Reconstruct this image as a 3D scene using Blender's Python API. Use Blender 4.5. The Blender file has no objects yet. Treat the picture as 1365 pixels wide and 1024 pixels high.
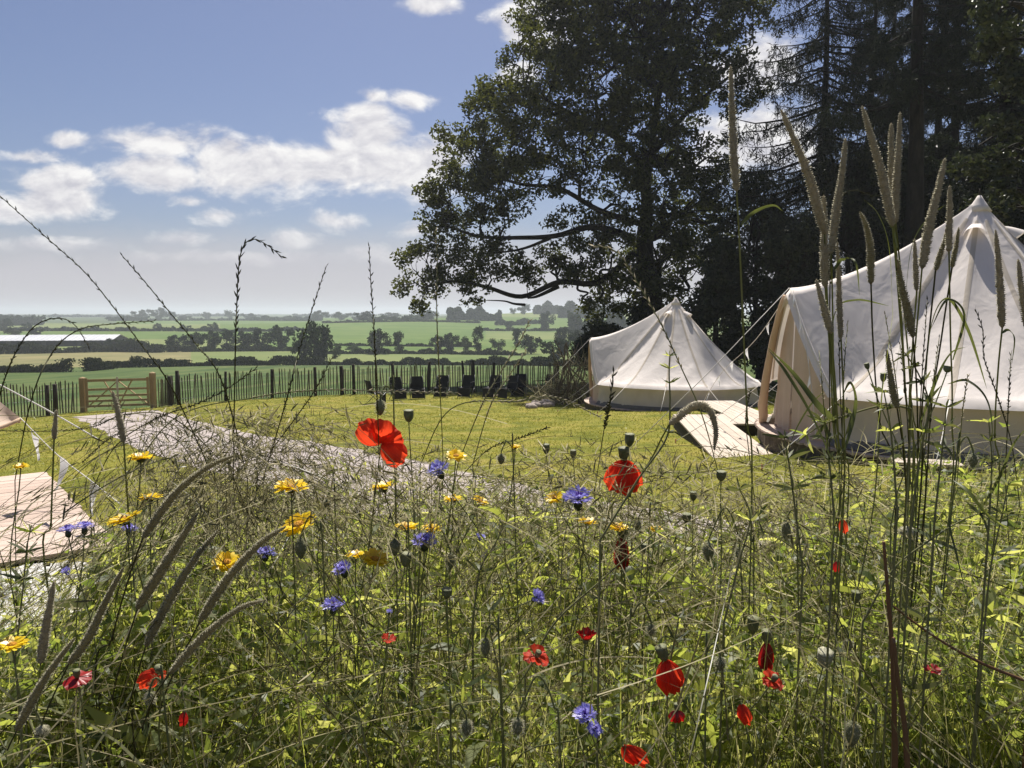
import bpy, math, random
import numpy as np
from mathutils import Vector

rng = np.random.default_rng(11)
random.seed(11)
scene = bpy.context.scene
COL = scene.collection
PI = math.pi

# ------------------------------------------------------------------ camera geometry
F, CX, CY, HOR, CAMZ = 1030.0, 682.5, 512.0, 416.0, 1.2
PITCH = math.atan((CY - HOR) / F)
cp, sp = math.cos(PITCH), math.sin(PITCH)

def ray(px, py):
    a = (px - CX) / F
    b = -(py - CY) / F
    return np.array([a, cp + b * sp, -sp + b * cp])

def P(px, py, Y):
    """world point on the sight line through a photo pixel at forward distance Y"""
    r = ray(px, py)
    return r * (Y / r[1]) + np.array([0, 0, CAMZ])

def PV(px, py, Y):
    a = (px - CX) / F
    b = -(py - CY) / F
    ry = cp + b * sp
    rz = -sp + b * cp
    return np.stack([a * Y / ry, Y + 0 * a, rz * Y / ry + CAMZ], -1)

TY = [-400, -60, -20, 0, 24, 34, 60, 150, 220, 300, 450, 600, 900, 1500, 3000, 9000]
TD = [0.5, 0.3, 0.4, 1.156, 3.05, 3.47, 4.8, 10.3, 11.1, 10.7, 10.7, 10.3, 8.8, 8.0, 8.5, 22]

def zg(X, Y):
    X = np.asarray(X, float); Y = np.asarray(Y, float)
    d = np.interp(Y, TY, TD)
    w = np.clip((130 - Y) / 90, 0, 1)
    Xc = np.clip(X, -40, 30)
    d = d - 0.0273 * Xc * w + 0.02 * np.clip(-Xc - 8, 0, None) * w
    far = np.clip((Y - 180) / 150, 0, 1)
    d = d - far * 4.2 * np.exp(-((X + 65) / 130) ** 2 - ((Y - 560) / 150) ** 2)
    d = d - far * 9.0 * np.exp(-((X - 70) / 170) ** 2 - ((Y - 860) / 220) ** 2)
    d = d - far * 0.8 * np.sin(X / 67.0 + 1.0) * np.sin(Y / 90.0)
    return CAMZ - d

def G(px, py, h=0.0):
    """where the sight line through a photo pixel meets the ground (raised by h)"""
    r = ray(px, py)
    ys = np.geomspace(0.3, 9000, 3000)
    X = r[0] / r[1] * ys
    z = r[2] / r[1] * ys + CAMZ - zg(X, ys) - h
    k = np.argmax(z < 0)
    if z[k] >= 0:
        k = len(ys) - 1
    y0, y1 = ys[max(k - 1, 0)], ys[k]
    za, zb = z[max(k - 1, 0)], z[k]
    y = y0 + (y1 - y0) * za / (za - zb + 1e-9)
    x = r[0] / r[1] * y
    return np.array([x, y, float(zg(x, y)) + h])

# ------------------------------------------------------------------ materials
def new_mat(name):
    m = bpy.data.materials.new(name)
    m.use_nodes = True
    nt = m.node_tree
    nt.nodes.clear()
    out = nt.nodes.new('ShaderNodeOutputMaterial')
    return m, nt, out

def rampnode(nt, cols):
    n = nt.nodes.new('ShaderNodeValToRGB')
    e = n.color_ramp.elements
    k = len(cols)
    e[0].position = 0; e[0].color = (*cols[0], 1)
    e[1].position = 1; e[1].color = (*cols[-1], 1)
    for i in range(1, k - 1):
        q = e.new(i / (k - 1)); q.color = (*cols[i], 1)
    return n

def solid(name, cols, rough=0.7, scale=8.0, bump=0.0, bscale=None, stretch=(1, 1, 1), spec=0.3, island=0.35, metallic=0.0, lo=0.3, hi=0.7):
    """noise-varied opaque surface"""
    m, nt, out = new_mat(name)
    b = nt.nodes.new('ShaderNodeBsdfPrincipled')
    tc = nt.nodes.new('ShaderNodeTexCoord')
    mp = nt.nodes.new('ShaderNodeMapping'); mp.inputs['Scale'].default_value = stretch
    nz = nt.nodes.new('ShaderNodeTexNoise'); nz.inputs['Scale'].default_value = scale; nz.inputs['Detail'].default_value = 7
    nz.inputs['Roughness'].default_value = 0.65
    nt.links.new(tc.outputs['Object'], mp.inputs['Vector']); nt.links.new(mp.outputs['Vector'], nz.inputs['Vector'])
    mr = nt.nodes.new('ShaderNodeMapRange'); mr.inputs['From Min'].default_value = lo; mr.inputs['From Max'].default_value = hi
    nt.links.new(nz.outputs['Fac'], mr.inputs['Value'])
    val = mr.outputs['Result']
    if island > 0:
        g = nt.nodes.new('ShaderNodeNewGeometry')
        mx = nt.nodes.new('ShaderNodeMix'); mx.inputs['Factor'].default_value = island
        nt.links.new(val, mx.inputs['A']); nt.links.new(g.outputs['Random Per Island'], mx.inputs['B'])
        val = mx.outputs['Result']
    r = rampnode(nt, cols)
    nt.links.new(val, r.inputs['Fac'])
    nt.links.new(r.outputs['Color'], b.inputs['Base Color'])
    b.inputs['Roughness'].default_value = rough
    b.inputs['Specular IOR Level'].default_value = spec
    b.inputs['Metallic'].default_value = metallic
    if bump:
        n2 = nt.nodes.new('ShaderNodeTexNoise'); n2.inputs['Scale'].default_value = bscale or scale * 3; n2.inputs['Detail'].default_value = 5
        nt.links.new(mp.outputs['Vector'], n2.inputs['Vector'])
        bp = nt.nodes.new('ShaderNodeBump'); bp.inputs['Strength'].default_value = bump; bp.inputs['Distance'].default_value = 0.05
        nt.links.new(n2.outputs['Fac'], bp.inputs['Height']); nt.links.new(bp.outputs['Normal'], b.inputs['Normal'])
    nt.links.new(b.outputs['BSDF'], out.inputs['Surface'])
    return m

def leafy(name, cols, trans=0.4, tcols=None, gloss=0.06, grough=0.35, noise=0.0, nscale=1.0):
    """thin leaf / petal: diffuse + translucent, colour varied leaf by leaf"""
    m, nt, out = new_mat(name)
    g = nt.nodes.new('ShaderNodeNewGeometry')
    val = g.outputs['Random Per Island']
    if noise:
        tc = nt.nodes.new('ShaderNodeTexCoord')
        nz = nt.nodes.new('ShaderNodeTexNoise'); nz.inputs['Scale'].default_value = nscale; nz.inputs['Detail'].default_value = 4
        nt.links.new(tc.outputs['Object'], nz.inputs['Vector'])
        mr = nt.nodes.new('ShaderNodeMapRange'); mr.inputs['From Min'].default_value = .3; mr.inputs['From Max'].default_value = .7
        nt.links.new(nz.outputs['Fac'], mr.inputs['Value'])
        mx = nt.nodes.new('ShaderNodeMix'); mx.inputs['Factor'].default_value = noise
        nt.links.new(val, mx.inputs['A']); nt.links.new(mr.outputs['Result'], mx.inputs['B'])
        val = mx.outputs['Result']
    r = rampnode(nt, cols); nt.links.new(val, r.inputs['Fac'])
    r2 = rampnode(nt, tcols or cols); nt.links.new(val, r2.inputs['Fac'])
    d = nt.nodes.new('ShaderNodeBsdfDiffuse'); nt.links.new(r.outputs['Color'], d.inputs['Color'])
    t = nt.nodes.new('ShaderNodeBsdfTranslucent'); nt.links.new(r2.outputs['Color'], t.inputs['Color'])
    mx = nt.nodes.new('ShaderNodeMixShader'); mx.inputs[0].default_value = trans
    nt.links.new(d.outputs[0], mx.inputs[1]); nt.links.new(t.outputs[0], mx.inputs[2])
    gl = nt.nodes.new('ShaderNodeBsdfGlossy'); gl.inputs['Roughness'].default_value = grough
    gl.inputs['Color'].default_value = (.8, .8, .8, 1)
    m2 = nt.nodes.new('ShaderNodeMixShader'); m2.inputs[0].default_value = gloss
    nt.links.new(mx.outputs[0], m2.inputs[1]); nt.links.new(gl.outputs[0], m2.inputs[2])
    nt.links.new(m2.outputs[0], out.inputs['Surface'])
    return m

M = {}
M['lawn'] = solid('lawn', [(.08, .095, .012), (.15, .155, .022), (.22, .20, .035), (.28, .225, .065)], .95, 1.1, .8, 30, spec=.1, island=0)
M['crop'] = solid('crop_field', [(.045, .075, .024), (.07, .102, .032), (.105, .125, .045)], .95, .35, .6, 2.0, stretch=(1, .12, 1), spec=.05, island=0, lo=.38, hi=.62)
M['dry'] = solid('dry_field', [(.10, .11, .045), (.18, .165, .075), (.24, .205, .10)], .95, .06, .6, 1.0, spec=.05, island=0)
M['pasture'] = solid('pasture', [(.065, .11, .03), (.09, .14, .036), (.13, .165, .052)], .95, .06, .4, 1.0, spec=.05, island=0)
M['pasture2'] = solid('pasture_pale', [(.10, .14, .045), (.14, .17, .06), (.18, .19, .075)], .95, .03, .4, 1.0, spec=.05, island=0)
M['farland'] = solid('far_land', [(.045, .07, .04), (.075, .10, .05), (.10, .12, .06)], .95, .006, 0, spec=.05, island=0)
M['soil'] = solid('meadow_soil', [(.03, .025, .013), (.06, .05, .025), (.06, .07, .025)], .95, 5, .8, 30, spec=.1, island=0)
M['gravel'] = solid('gravel', [(.22, .185, .17), (.36, .31, .29), (.52, .46, .43)], .9, 22, .5, 45, spec=.2, island=0)
M['pebble'] = solid('pebble', [(.20, .16, .15), (.40, .34, .32), (.62, .56, .53)], .85, 9, 0, spec=.2, island=.8)
M['palegravel'] = solid('pale_gravel', [(.45, .42, .38), (.62, .6, .56), (.75, .73, .7)], .9, 14, 1.0, 40, spec=.2, island=0)
M['wood_new'] = solid('new_oak', [(.20, .13, .06), (.32, .22, .11), (.42, .31, .17)], .75, 5, .3, 30, stretch=(1, 1, .25))
M['wood_deck'] = solid('deck_board', [(.36, .27, .215), (.48, .37, .30), (.58, .47, .39)], .75, 4, .3, 40, stretch=(1, 6, 1), island=.5)
M['wood_pale'] = solid('pale_board', [(.36, .29, .23), (.46, .385, .31), (.54, .465, .39)], .75, 4, .3, 40, island=.5)
M['wood_dark'] = solid('old_post', [(.012, .010, .008), (.035, .028, .02), (.06, .048, .035)], .9, 8, .5, 30, stretch=(1, 1, .2))
M['pale'] = solid('chestnut_pale', [(.06, .052, .036), (.12, .105, .07), (.21, .18, .125)], .9, 8, .4, 30, island=.7)
M['branch'] = solid('dead_branch', [(.04, .032, .022), (.10, .08, .055), (.2, .165, .115)], .9, 6, .5, 40, island=.3)
M['bark'] = solid('bark', [(.008, .007, .005), (.02, .017, .012), (.04, .033, .024)], .95, 5, 1.0, 12, stretch=(1, 1, .3), island=0)
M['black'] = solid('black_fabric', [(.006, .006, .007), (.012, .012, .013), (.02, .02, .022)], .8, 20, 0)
M['frame_metal'] = solid('chair_metal', [(.10, .10, .10), (.2, .2, .2)], .45, 20, 0, metallic=.6)
M['rope'] = solid('rope', [(.5, .47, .42), (.66, .63, .58)], .8, 60, 0)
M['peg'] = solid('tent_peg', [(.25, .05, .03), (.4, .09, .05)], .5, 20, 0)
M['canvas'] = None
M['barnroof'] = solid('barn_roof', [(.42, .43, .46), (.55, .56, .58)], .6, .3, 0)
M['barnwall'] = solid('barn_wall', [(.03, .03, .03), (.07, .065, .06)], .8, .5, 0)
M['groundsheet'] = solid('groundsheet', [(.10, .09, .075), (.17, .155, .13)], .8, 6, 0)
M['stone'] = solid('stone', [(.2, .16, .13), (.36, .3, .26), (.5, .44, .4)], .9, 9, .6, 30)

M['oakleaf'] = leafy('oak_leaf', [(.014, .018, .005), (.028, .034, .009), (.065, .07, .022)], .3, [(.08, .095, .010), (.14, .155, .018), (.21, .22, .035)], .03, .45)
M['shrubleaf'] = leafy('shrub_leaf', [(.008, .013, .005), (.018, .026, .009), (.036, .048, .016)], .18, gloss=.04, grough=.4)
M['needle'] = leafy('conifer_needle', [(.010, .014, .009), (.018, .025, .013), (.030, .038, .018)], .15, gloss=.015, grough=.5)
M['paleleaf'] = leafy('pale_leaf', [(.018, .024, .010), (.03, .038, .015), (.045, .054, .022)], .22, [(.035, .048, .014), (.055, .068, .02)], .04, .4)
M['farleaf'] = leafy('far_leaf', [(.014, .024, .010), (.024, .038, .014), (.038, .055, .020)], .22, gloss=0)
M['farleaf_b'] = leafy('far_leaf_light', [(.03, .05, .016), (.045, .07, .022), (.065, .09, .03)], .22, gloss=0)
M['hedgeleaf'] = leafy('hedge_leaf', [(.014, .020, .008), (.024, .034, .012), (.042, .05, .02)], .2, gloss=0)

M['blade'] = leafy('meadow_blade', [(.05, .058, .02), (.09, .10, .035), (.15, .158, .06), (.26, .24, .11), (.44, .39, .24)], .56,
                   [(.16, .20, .04), (.32, .34, .065), (.46, .47, .11), (.60, .56, .22), (.70, .62, .36)], .02, .5)
M['leaf'] = leafy('meadow_leaf', [(.04, .058, .02), (.08, .108, .036), (.145, .175, .062), (.26, .28, .13)], .62,
                  [(.16, .22, .035), (.33, .40, .058), (.52, .56, .09), (.68, .67, .17)], .03, .5)
M['drystem'] = leafy('dry_stem', [(.04, .034, .016), (.09, .08, .036), (.22, .195, .11), (.42, .37, .24)], .5, [(.10, .09, .04), (.22, .20, .10), (.42, .38, .22), (.60, .54, .36)], gloss=0)
M['lawnblade'] = leafy('lawn_blade', [(.08, .115, .008), (.145, .185, .014), (.21, .24, .024), (.28, .265, .05)], .48,
                       [(.16, .17, .016), (.25, .24, .025), (.32, .28, .05)], .03)
M['stem'] = leafy('green_stem', [(.15, .17, .075), (.22, .235, .11), (.32, .33, .17)], .5, gloss=.02)
M['stemdark'] = leafy('dark_stem', [(.06, .06, .03), (.10, .098, .05), (.15, .14, .075)], .35, gloss=.02)
M['stempale'] = leafy('pale_stem', [(.17, .18, .08), (.26, .26, .13), (.34, .33, .19)], .3, gloss=0)
M['stalkbrown'] = leafy('brown_stalk', [(.13, .07, .035), (.22, .12, .06), (.3, .18, .1)], .25, gloss=.03)
M['stalkleaf'] = leafy('stalk_leaf', [(.04, .052, .018), (.065, .08, .028), (.10, .112, .045)], .34, [(.09, .12, .025), (.15, .175, .04), (.22, .23, .065)], .03, .5)
M['headolive'] = leafy('seed_head_olive', [(.22, .19, .11), (.33, .30, .185), (.46, .42, .28)], .55, gloss=.0, noise=.6, nscale=400)
M['head'] = leafy('seed_head', [(.30, .26, .18), (.44, .39, .28), (.58, .52, .38)], .5, gloss=.02, noise=.6, nscale=400)
M['headhair'] = leafy('seed_head_hair', [(.36, .33, .24), (.52, .49, .37), (.66, .63, .50)], .6, gloss=.0)
M['headdark'] = leafy('seed_head_dark', [(.035, .035, .018), (.06, .06, .03), (.09, .085, .045)], .2, gloss=.02)
M['poppy'] = leafy('poppy_petal', [(.55, .03, .012), (.68, .05, .018), (.74, .09, .03)], .5, [(.88, .06, .018), (.95, .11, .035)], .015, .5, noise=.6, nscale=90)
M['poppydark'] = leafy('poppy_petal_dark', [(.26, .006, .006), (.36, .012, .01)], .4, [(.5, .012, .012), (.6, .02, .015)], .04, .4, noise=.5, nscale=60)
M['marigold'] = leafy('marigold_petal', [(.74, .50, .010), (.80, .58, .018), (.82, .64, .03)], .42, [(.85, .62, .012), (.9, .70, .02)], .04)
M['goldcentre'] = solid('flower_centre', [(.42, .17, .01), (.6, .3, .02)], .8, 300, .5, 500)
M['cornflower'] = leafy('cornflower_petal', [(.30, .27, .70), (.40, .37, .80), (.52, .49, .86)], .45, gloss=.04)
M['cornpale'] = leafy('cornflower_petal_pale', [(.30, .29, .70), (.40, .39, .78), (.5, .5, .82)], .45, gloss=.04)
M['corndark'] = leafy('cornflower_eye', [(.06, .02, .22), (.10, .03, .3)], .3)
M['calyx'] = leafy('calyx', [(.03, .04, .016), (.055, .07, .025)], .15, gloss=.05)
M['pod'] = solid('poppy_pod', [(.10, .115, .05), (.16, .165, .08), (.22, .22, .12)], .6, 90, .2, 200, island=0)
M['podpale'] = solid('poppy_pod_pale', [(.28, .27, .18), (.38, .36, .25)], .7, 90, .2, 200, island=0)
M['pennant'] = leafy('pennant_cloth', [(.78, .78, .80), (.84, .84, .86)], .4, gloss=.0)

def canvas(name, c, trans):
    m, nt, out = new_mat(name)
    tc = nt.nodes.new('ShaderNodeTexCoord')
    nz = nt.nodes.new('ShaderNodeTexNoise'); nz.inputs['Scale'].default_value = 1.3; nz.inputs['Detail'].default_value = 8
    nt.links.new(tc.outputs['Object'], nz.inputs['Vector'])
    r = rampnode(nt, [tuple(x * .86 for x in c), c, tuple(min(1, x * 1.06) for x in c)])
    mr = nt.nodes.new('ShaderNodeMapRange'); mr.inputs['From Min'].default_value = .3; mr.inputs['From Max'].default_value = .65
    nt.links.new(nz.outputs['Fac'], mr.inputs['Value']); nt.links.new(mr.outputs['Result'], r.inputs['Fac'])
    # soft creases in the cloth
    mp = nt.nodes.new('ShaderNodeMapping'); mp.inputs['Scale'].default_value = (1.6, 1.6, .5)
    nt.links.new(tc.outputs['Object'], mp.inputs['Vector'])
    n2 = nt.nodes.new('ShaderNodeTexNoise'); n2.inputs['Scale'].default_value = 1.6; n2.inputs['Detail'].default_value = 3; n2.inputs['Distortion'].default_value = .6
    nt.links.new(mp.outputs['Vector'], n2.inputs['Vector'])
    bp = nt.nodes.new('ShaderNodeBump'); bp.inputs['Strength'].default_value = .22; bp.inputs['Distance'].default_value = .12
    nt.links.new(n2.outputs['Fac'], bp.inputs['Height'])
    d = nt.nodes.new('ShaderNodeBsdfDiffuse'); nt.links.new(r.outputs['Color'], d.inputs['Color']); nt.links.new(bp.outputs['Normal'], d.inputs['Normal'])
    t = nt.nodes.new('ShaderNodeBsdfTranslucent'); nt.links.new(r.outputs['Color'], t.inputs['Color'])
    mx = nt.nodes.new('ShaderNodeMixShader'); mx.inputs[0].default_value = trans
    nt.links.new(d.outputs[0], mx.inputs[1]); nt.links.new(t.outputs[0], mx.inputs[2])
    nt.links.new(mx.outputs[0], out.inputs['Surface'])
    return m
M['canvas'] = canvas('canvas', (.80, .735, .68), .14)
M['canvaswall'] = canvas('canvas_wall', (.60, .53, .44), .16)  # shade below the eave is put into this darker cloth colour
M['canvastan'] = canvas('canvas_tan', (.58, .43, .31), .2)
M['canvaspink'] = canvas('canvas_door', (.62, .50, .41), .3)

# ------------------------------------------------------------------ mesh helpers
class MB:
    def __init__(s):
        s.V = []; s.q = []; s.t = []; s.qm = []; s.tm = []; s.n = 0
    def add(s, v, f, mi=0):
        v = np.asarray(v, np.float32).reshape(-1, 3); f = np.asarray(f, np.int64)
        if f.size:
            (s.q if f.shape[1] == 4 else s.t).append(f + s.n)
            (s.qm if f.shape[1] == 4 else s.tm).append(np.full(len(f), mi, np.int32))
        s.V.append(v); s.n += len(v)
        return s
    def build(s, name, mats, parent=None, smooth=True, origin=None):
        V = np.concatenate(s.V) if s.V else np.zeros((0, 3), np.float32)
        if origin is not None:
            V = V - np.asarray(origin, np.float32)
        q = np.concatenate(s.q) if s.q else np.zeros((0, 4), np.int64)
        t = np.concatenate(s.t) if s.t else np.zeros((0, 3), np.int64)
        me = bpy.data.meshes.new(name)
        me.vertices.add(len(V)); me.vertices.foreach_set('co', V.astype(np.float32).ravel())
        nl = q.size + t.size
        me.loops.add(nl); me.loops.foreach_set('vertex_index', np.concatenate([q.ravel(), t.ravel()]).astype(np.int32))
        npoly = len(q) + len(t)
        me.polygons.add(npoly)
        tot = np.concatenate([np.full(len(q), 4), np.full(len(t), 3)]).astype(np.int32)
        st = np.concatenate([[0], np.cumsum(tot)[:-1]]).astype(np.int32) if npoly else tot
        me.polygons.foreach_set('loop_start', st); me.polygons.foreach_set('loop_total', tot)
        if not isinstance(mats, (list, tuple)): mats = [mats]
        for m in mats: me.materials.append(m)
        if len(mats) > 1:
            mi = np.concatenate((s.qm or [np.zeros(0, np.int32)]) + (s.tm or [np.zeros(0, np.int32)]))
            me.polygons.foreach_set('material_index', mi.astype(np.int32))
        me.polygons.foreach_set('use_smooth', np.full(npoly, smooth, bool))
        me.update(calc_edges=True); me.validate()
        o = bpy.data.objects.new(name, me); COL.objects.link(o)
        if parent is not None: o.parent = parent
        elif origin is not None: o.location = tuple(float(x) for x in origin)
        return o

def tag(o, label=None, cat=None, group=None, kind=None):
    if label: o['label'] = label
    if cat: o['category'] = cat
    if group: o['group'] = group
    if kind: o['kind'] = kind
    return o

def empty(name, loc, label, cat, group=None):
    o = bpy.data.objects.new(name, None); COL.objects.link(o)
    o.empty_display_size = .1
    o.location = tuple(float(x) for x in loc)
    return tag(o, label, cat, group)

def unit(v):
    v = np.asarray(v, float)
    return v / (np.linalg.norm(v, axis=-1, keepdims=True) + 1e-12)

def catmull(pts, n=6):
    p = np.asarray(pts, float)
    if len(p) < 3:
        t = np.linspace(0, 1, n + 1)[:, None]
        return p[0] * (1 - t) + p[-1] * t
    q = np.vstack([2 * p[0] - p[1], p, 2 * p[-1] - p[-2]])
    out = []
    for i in range(1, len(q) - 2):
        for k in range(n):
            t = k / n
            a, b, c, d = q[i - 1], q[i], q[i + 1], q[i + 2]
            out.append(.5 * (2 * b + (c - a) * t + (2 * a - 5 * b + 4 * c - d) * t * t + (3 * b - a - 3 * c + d) * t ** 3))
    out.append(q[-2])
    return np.array(out)

def frames(path):
    path = np.asarray(path, float)
    T = unit(np.gradient(path, axis=0))
    ref = np.array([0.13, 1, 0.07]) if abs(T[0][1]) < .9 else np.array([1, .1, 0])
    N = []; n = ref
    for t in T:
        n = n - t * np.dot(n, t); n = n / (np.linalg.norm(n) + 1e-12); N.append(n)
    N = np.array(N); B = np.cross(T, N)
    return T, N, B

def tube(mb, path, r, sides=6, mi=0, cap=True, bump=0.0):
    path = np.asarray(path, float)
    r = np.broadcast_to(np.asarray(r, float), (len(path),))
    T, N, B = frames(path)
    a = np.linspace(0, 2 * PI, sides, endpoint=False)
    rr = r[:, None] * (1 + (bump * rng.standard_normal((len(path), sides)) if bump else 0))
    V = path[:, None] + (N[:, None] * np.cos(a)[None, :, None] + B[:, None] * np.sin(a)[None, :, None]) * rr[..., None]
    n = len(path)
    i = np.arange(n - 1)[:, None] * sides; j = np.arange(sides)[None]; j2 = (j + 1) % sides
    Fq = np.stack([i + j, i + j2, i + sides + j2, i + sides + j], -1).reshape(-1, 4)
    V = V.reshape(-1, 3)
    mb.add(V, Fq, mi)
    if cap:
        base = mb.n
        mb.add(np.array([path[0], path[-1]]), np.zeros((0, 3), int), mi)
        o = base - len(V)
        ft = [[base, o + (k + 1) % sides, o + k] for k in range(sides)] + [[base + 1, o + (n - 1) * sides + k, o + (n - 1) * sides + (k + 1) % sides] for k in range(sides)]
        mb.t.append(np.array(ft)); mb.tm.append(np.full(len(ft), mi, np.int32))
    return mb

def box(mb, c, ax, ay, az, mi=0):
    """box centred at c with half-axis vectors"""
    c = np.asarray(c, float); ax, ay, az = [np.asarray(v, float) for v in (ax, ay, az)]
    V = [c + sx * ax + sy * ay + sz * az for sz in (-1, 1) for sy in (-1, 1) for sx in (-1, 1)]
    mb.add(V, [[0, 2, 3, 1], [4, 5, 7, 6], [0, 1, 5, 4], [2, 6, 7, 3], [0, 4, 6, 2], [1, 3, 7, 5]], mi)
    return mb

def bar(mb, a, b, w, h, up=(0, 0, 1), mi=0):
    a = np.asarray(a, float); b = np.asarray(b, float)
    d = b - a; L = np.linalg.norm(d); d = d / L
    s = unit(np.cross(d, up)); u = np.cross(s, d)
    return box(mb, (a + b) / 2, d * L / 2, s * w / 2, u * h / 2, mi)

def grid_faces(n, m, wrap=False):
    i = np.arange(n - 1)[:, None]; j = np.arange(m if wrap else m - 1)[None]
    j2 = (j + 1) % m
    return np.stack([i * m + j, i * m + j2, (i + 1) * m + j2, (i + 1) * m + j], -1).reshape(-1, 4)

def ribbons(mb, B, D, L, bend, W, seg=4, prof=None, mi=0, side=None, fold=0.0):
    """many blades at once"""
    B = np.asarray(B, float); N = len(B); D = unit(D)
    L = np.broadcast_to(L, (N,)); W = np.broadcast_to(W, (N,))
    t = np.linspace(0, 1, seg + 1)
    if prof is None: prof = (1 - t) ** .6 * (.5 + .5 * np.minimum(1, t * 6))
    p = B[:, None] + D[:, None] * (L[:, None] * t)[..., None] + bend[:, None] * (L[:, None] * t ** 2)[..., None]
    if side is None: side = rng.standard_normal((N, 3))
    s = unit(np.cross(D, side))
    w = s[:, None] * (W[:, None] * np.maximum(prof, .03)[None] * .5)[..., None]
    V = np.stack([p - w, p + w], 2).reshape(-1, 3)
    k = np.arange(seg)
    f1 = np.stack([2 * k, 2 * k + 1, 2 * k + 3, 2 * k + 2], -1)
    Fq = (np.arange(N)[:, None, None] * (2 * (seg + 1)) + f1[None]).reshape(-1, 4)
    mb.add(V, Fq, mi)
    return mb

def cards(mb, Cn, s, mi=0, asp=.55, up=0.0):
    """kite-shaped leaves in random directions"""
    Cn = np.asarray(Cn, float); N = len(Cn)
    s = np.broadcast_to(s, (N,))
    nrm = rng.standard_normal((N, 3)); nrm[:, 2] += up
    nrm = unit(nrm)
    a = unit(np.cross(nrm, rng.standard_normal((N, 3)))); b = np.cross(nrm, a)
    sag = nrm * (s * .12)[:, None]
    A = a * s[:, None] * .5; Bv = b * (s * asp * .5)[:, None]
    V = np.stack([Cn - A - sag, Cn + Bv + sag - A * .1, Cn + A - sag, Cn - Bv + sag - A * .1], 1).reshape(-1, 3)
    mb.add(V, np.arange(N * 4).reshape(N, 4), mi)
    return mb

def on_ground(x, y, h=0.0):
    return np.array([x, y, float(zg(x, y)) + h])

# ------------------------------------------------------------------ ground, fields, paths
FENCE = [(-110, 26.0), (40, 29.0), (103, 30.5), (205, 31.5), (235, 33), (300, 34.0), (480, 34.5), (620, 33.5), (752, 32.2), (900, 31.5), (1500, 30)]
def fence_y(X, Y):
    px = CX + F * X / np.maximum(Y, 1)
    return np.interp(px, [a for a, b in FENCE], [b for a, b in FENCE])
H1 = [(-300, 118), (0, 120), (95, 122), (130, 128), (160, 140), (350, 147), (560, 152), (740, 156), (1700, 170)]
def h1_y(px): return np.interp(px, [a for a, b in H1], [b for a, b in H1])

def build_ground():
    ys = np.concatenate([np.linspace(-300, -20, 8), np.linspace(-15, 0, 8), np.arange(.5, 60, .5), np.arange(60, 170, 2.0), np.arange(170, 330, 4.0),
                         np.arange(330, 1200, 15.0), np.geomspace(1200, 6000, 30)])
    s = np.linspace(-1, 1, 221)
    W = np.maximum(110, 1.5 * np.abs(ys))
    sx = np.sign(s) * np.abs(s) ** 1.3
    X = sx[None] * W[:, None]; Y = np.repeat(ys[:, None], len(s), 1)
    V = np.stack([X, Y, zg(X, Y)], -1).reshape(-1, 3)
    f = grid_faces(len(ys), len(s))
    c = V[f].mean(1); x, y = c[:, 0], c[:, 1]
    px = CX + F * x / np.maximum(y, 1)
    mi = np.zeros(len(f), np.int32)
    mi[y < 3.6] = 1
    crop = y > fence_y(x, y); mi[crop] = 2
    b = y > h1_y(px); mi[b] = np.where(px[b] < 255, 3, 5)
    b = y > 222; mi[b] = np.where(px[b] < 360, 5, 4)
    b = (y > 300); mi[b] = np.where(px[b] < 215, 4, np.where(px[b] < 650, 4, 5))
    b = (y > 400); mi[b] = np.where(px[b] < 300, 5, np.where(px[b] < 430, 4, np.where(px[b] < 648, 4, 4)))
    b = (y > 640); mi[b] = np.where(px[b] < 150, 6, np.where(px[b] < 480, 4, np.where(px[b] < 640, 6, 5)))
    b = (y > 1000); mi[b] = 6
    mb = MB()
    mb.V.append(V.astype(np.float32)); mb.n = len(V); mb.q.append(f); mb.qm.append(mi)
    o = mb.build('ground', [M['lawn'], M['soil'], M['crop'], M['dry'], M['pasture'], M['pasture2'], M['farland']])
    tag(o, kind='structure')
build_ground()

def strip(name, A, B, m, h, na=60, nb=14):
    """sheet lying on the ground between two pixel polylines"""
    a = np.array([G(*p)[:2] for p in A]); b = np.array([G(*p)[:2] for p in B])
    def res(p):
        p = catmull(p, 10); d = np.r_[0, np.cumsum(np.linalg.norm(np.diff(p, axis=0), axis=1))]
        t = np.linspace(0, d[-1], na)
        return np.stack([np.interp(t, d, p[:, k]) for k in (0, 1)], -1)
    a, b = res(a), res(b)
    jit = lambda: np.cumsum(rng.standard_normal((na, 2)), 0) * .0 + .05 * rng.standard_normal((na, 2))
    a = a + jit(); b = b + jit()
    t = np.linspace(0, 1, nb)[None, :, None]
    xy = a[:, None] * (1 - t) + b[:, None] * t
    V = np.concatenate([xy, (zg(xy[..., 0], xy[..., 1]) + h)[..., None]], -1)
    mb = MB(); mb.add(V.reshape(-1, 3), grid_faces(na, nb))
    o = mb.build(name, m); tag(o, kind='structure')
    return V

NEAR_EDGE = [(96, 556), (118, 566), (165, 590), (262, 622), (420, 672), (630, 725), (850, 772), (1150, 830), (1600, 880), (2100, 930)]
FAR_EDGE = [(206, 547), (240, 555), (300, 571), (345, 580), (430, 592), (560, 616), (700, 650), (870, 681), (1090, 702), (1320, 728), (1600, 770), (2100, 830)]
PATHV = strip('gravel_path', NEAR_EDGE, FAR_EDGE, M['gravel'], .006)
strip('gravel_apron', [(-150, 780), (0, 762), (60, 752), (112, 752)], [(-150, 900), (0, 862), (60, 845), (118, 812)], M['palegravel'], .008, 20, 8)

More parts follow.
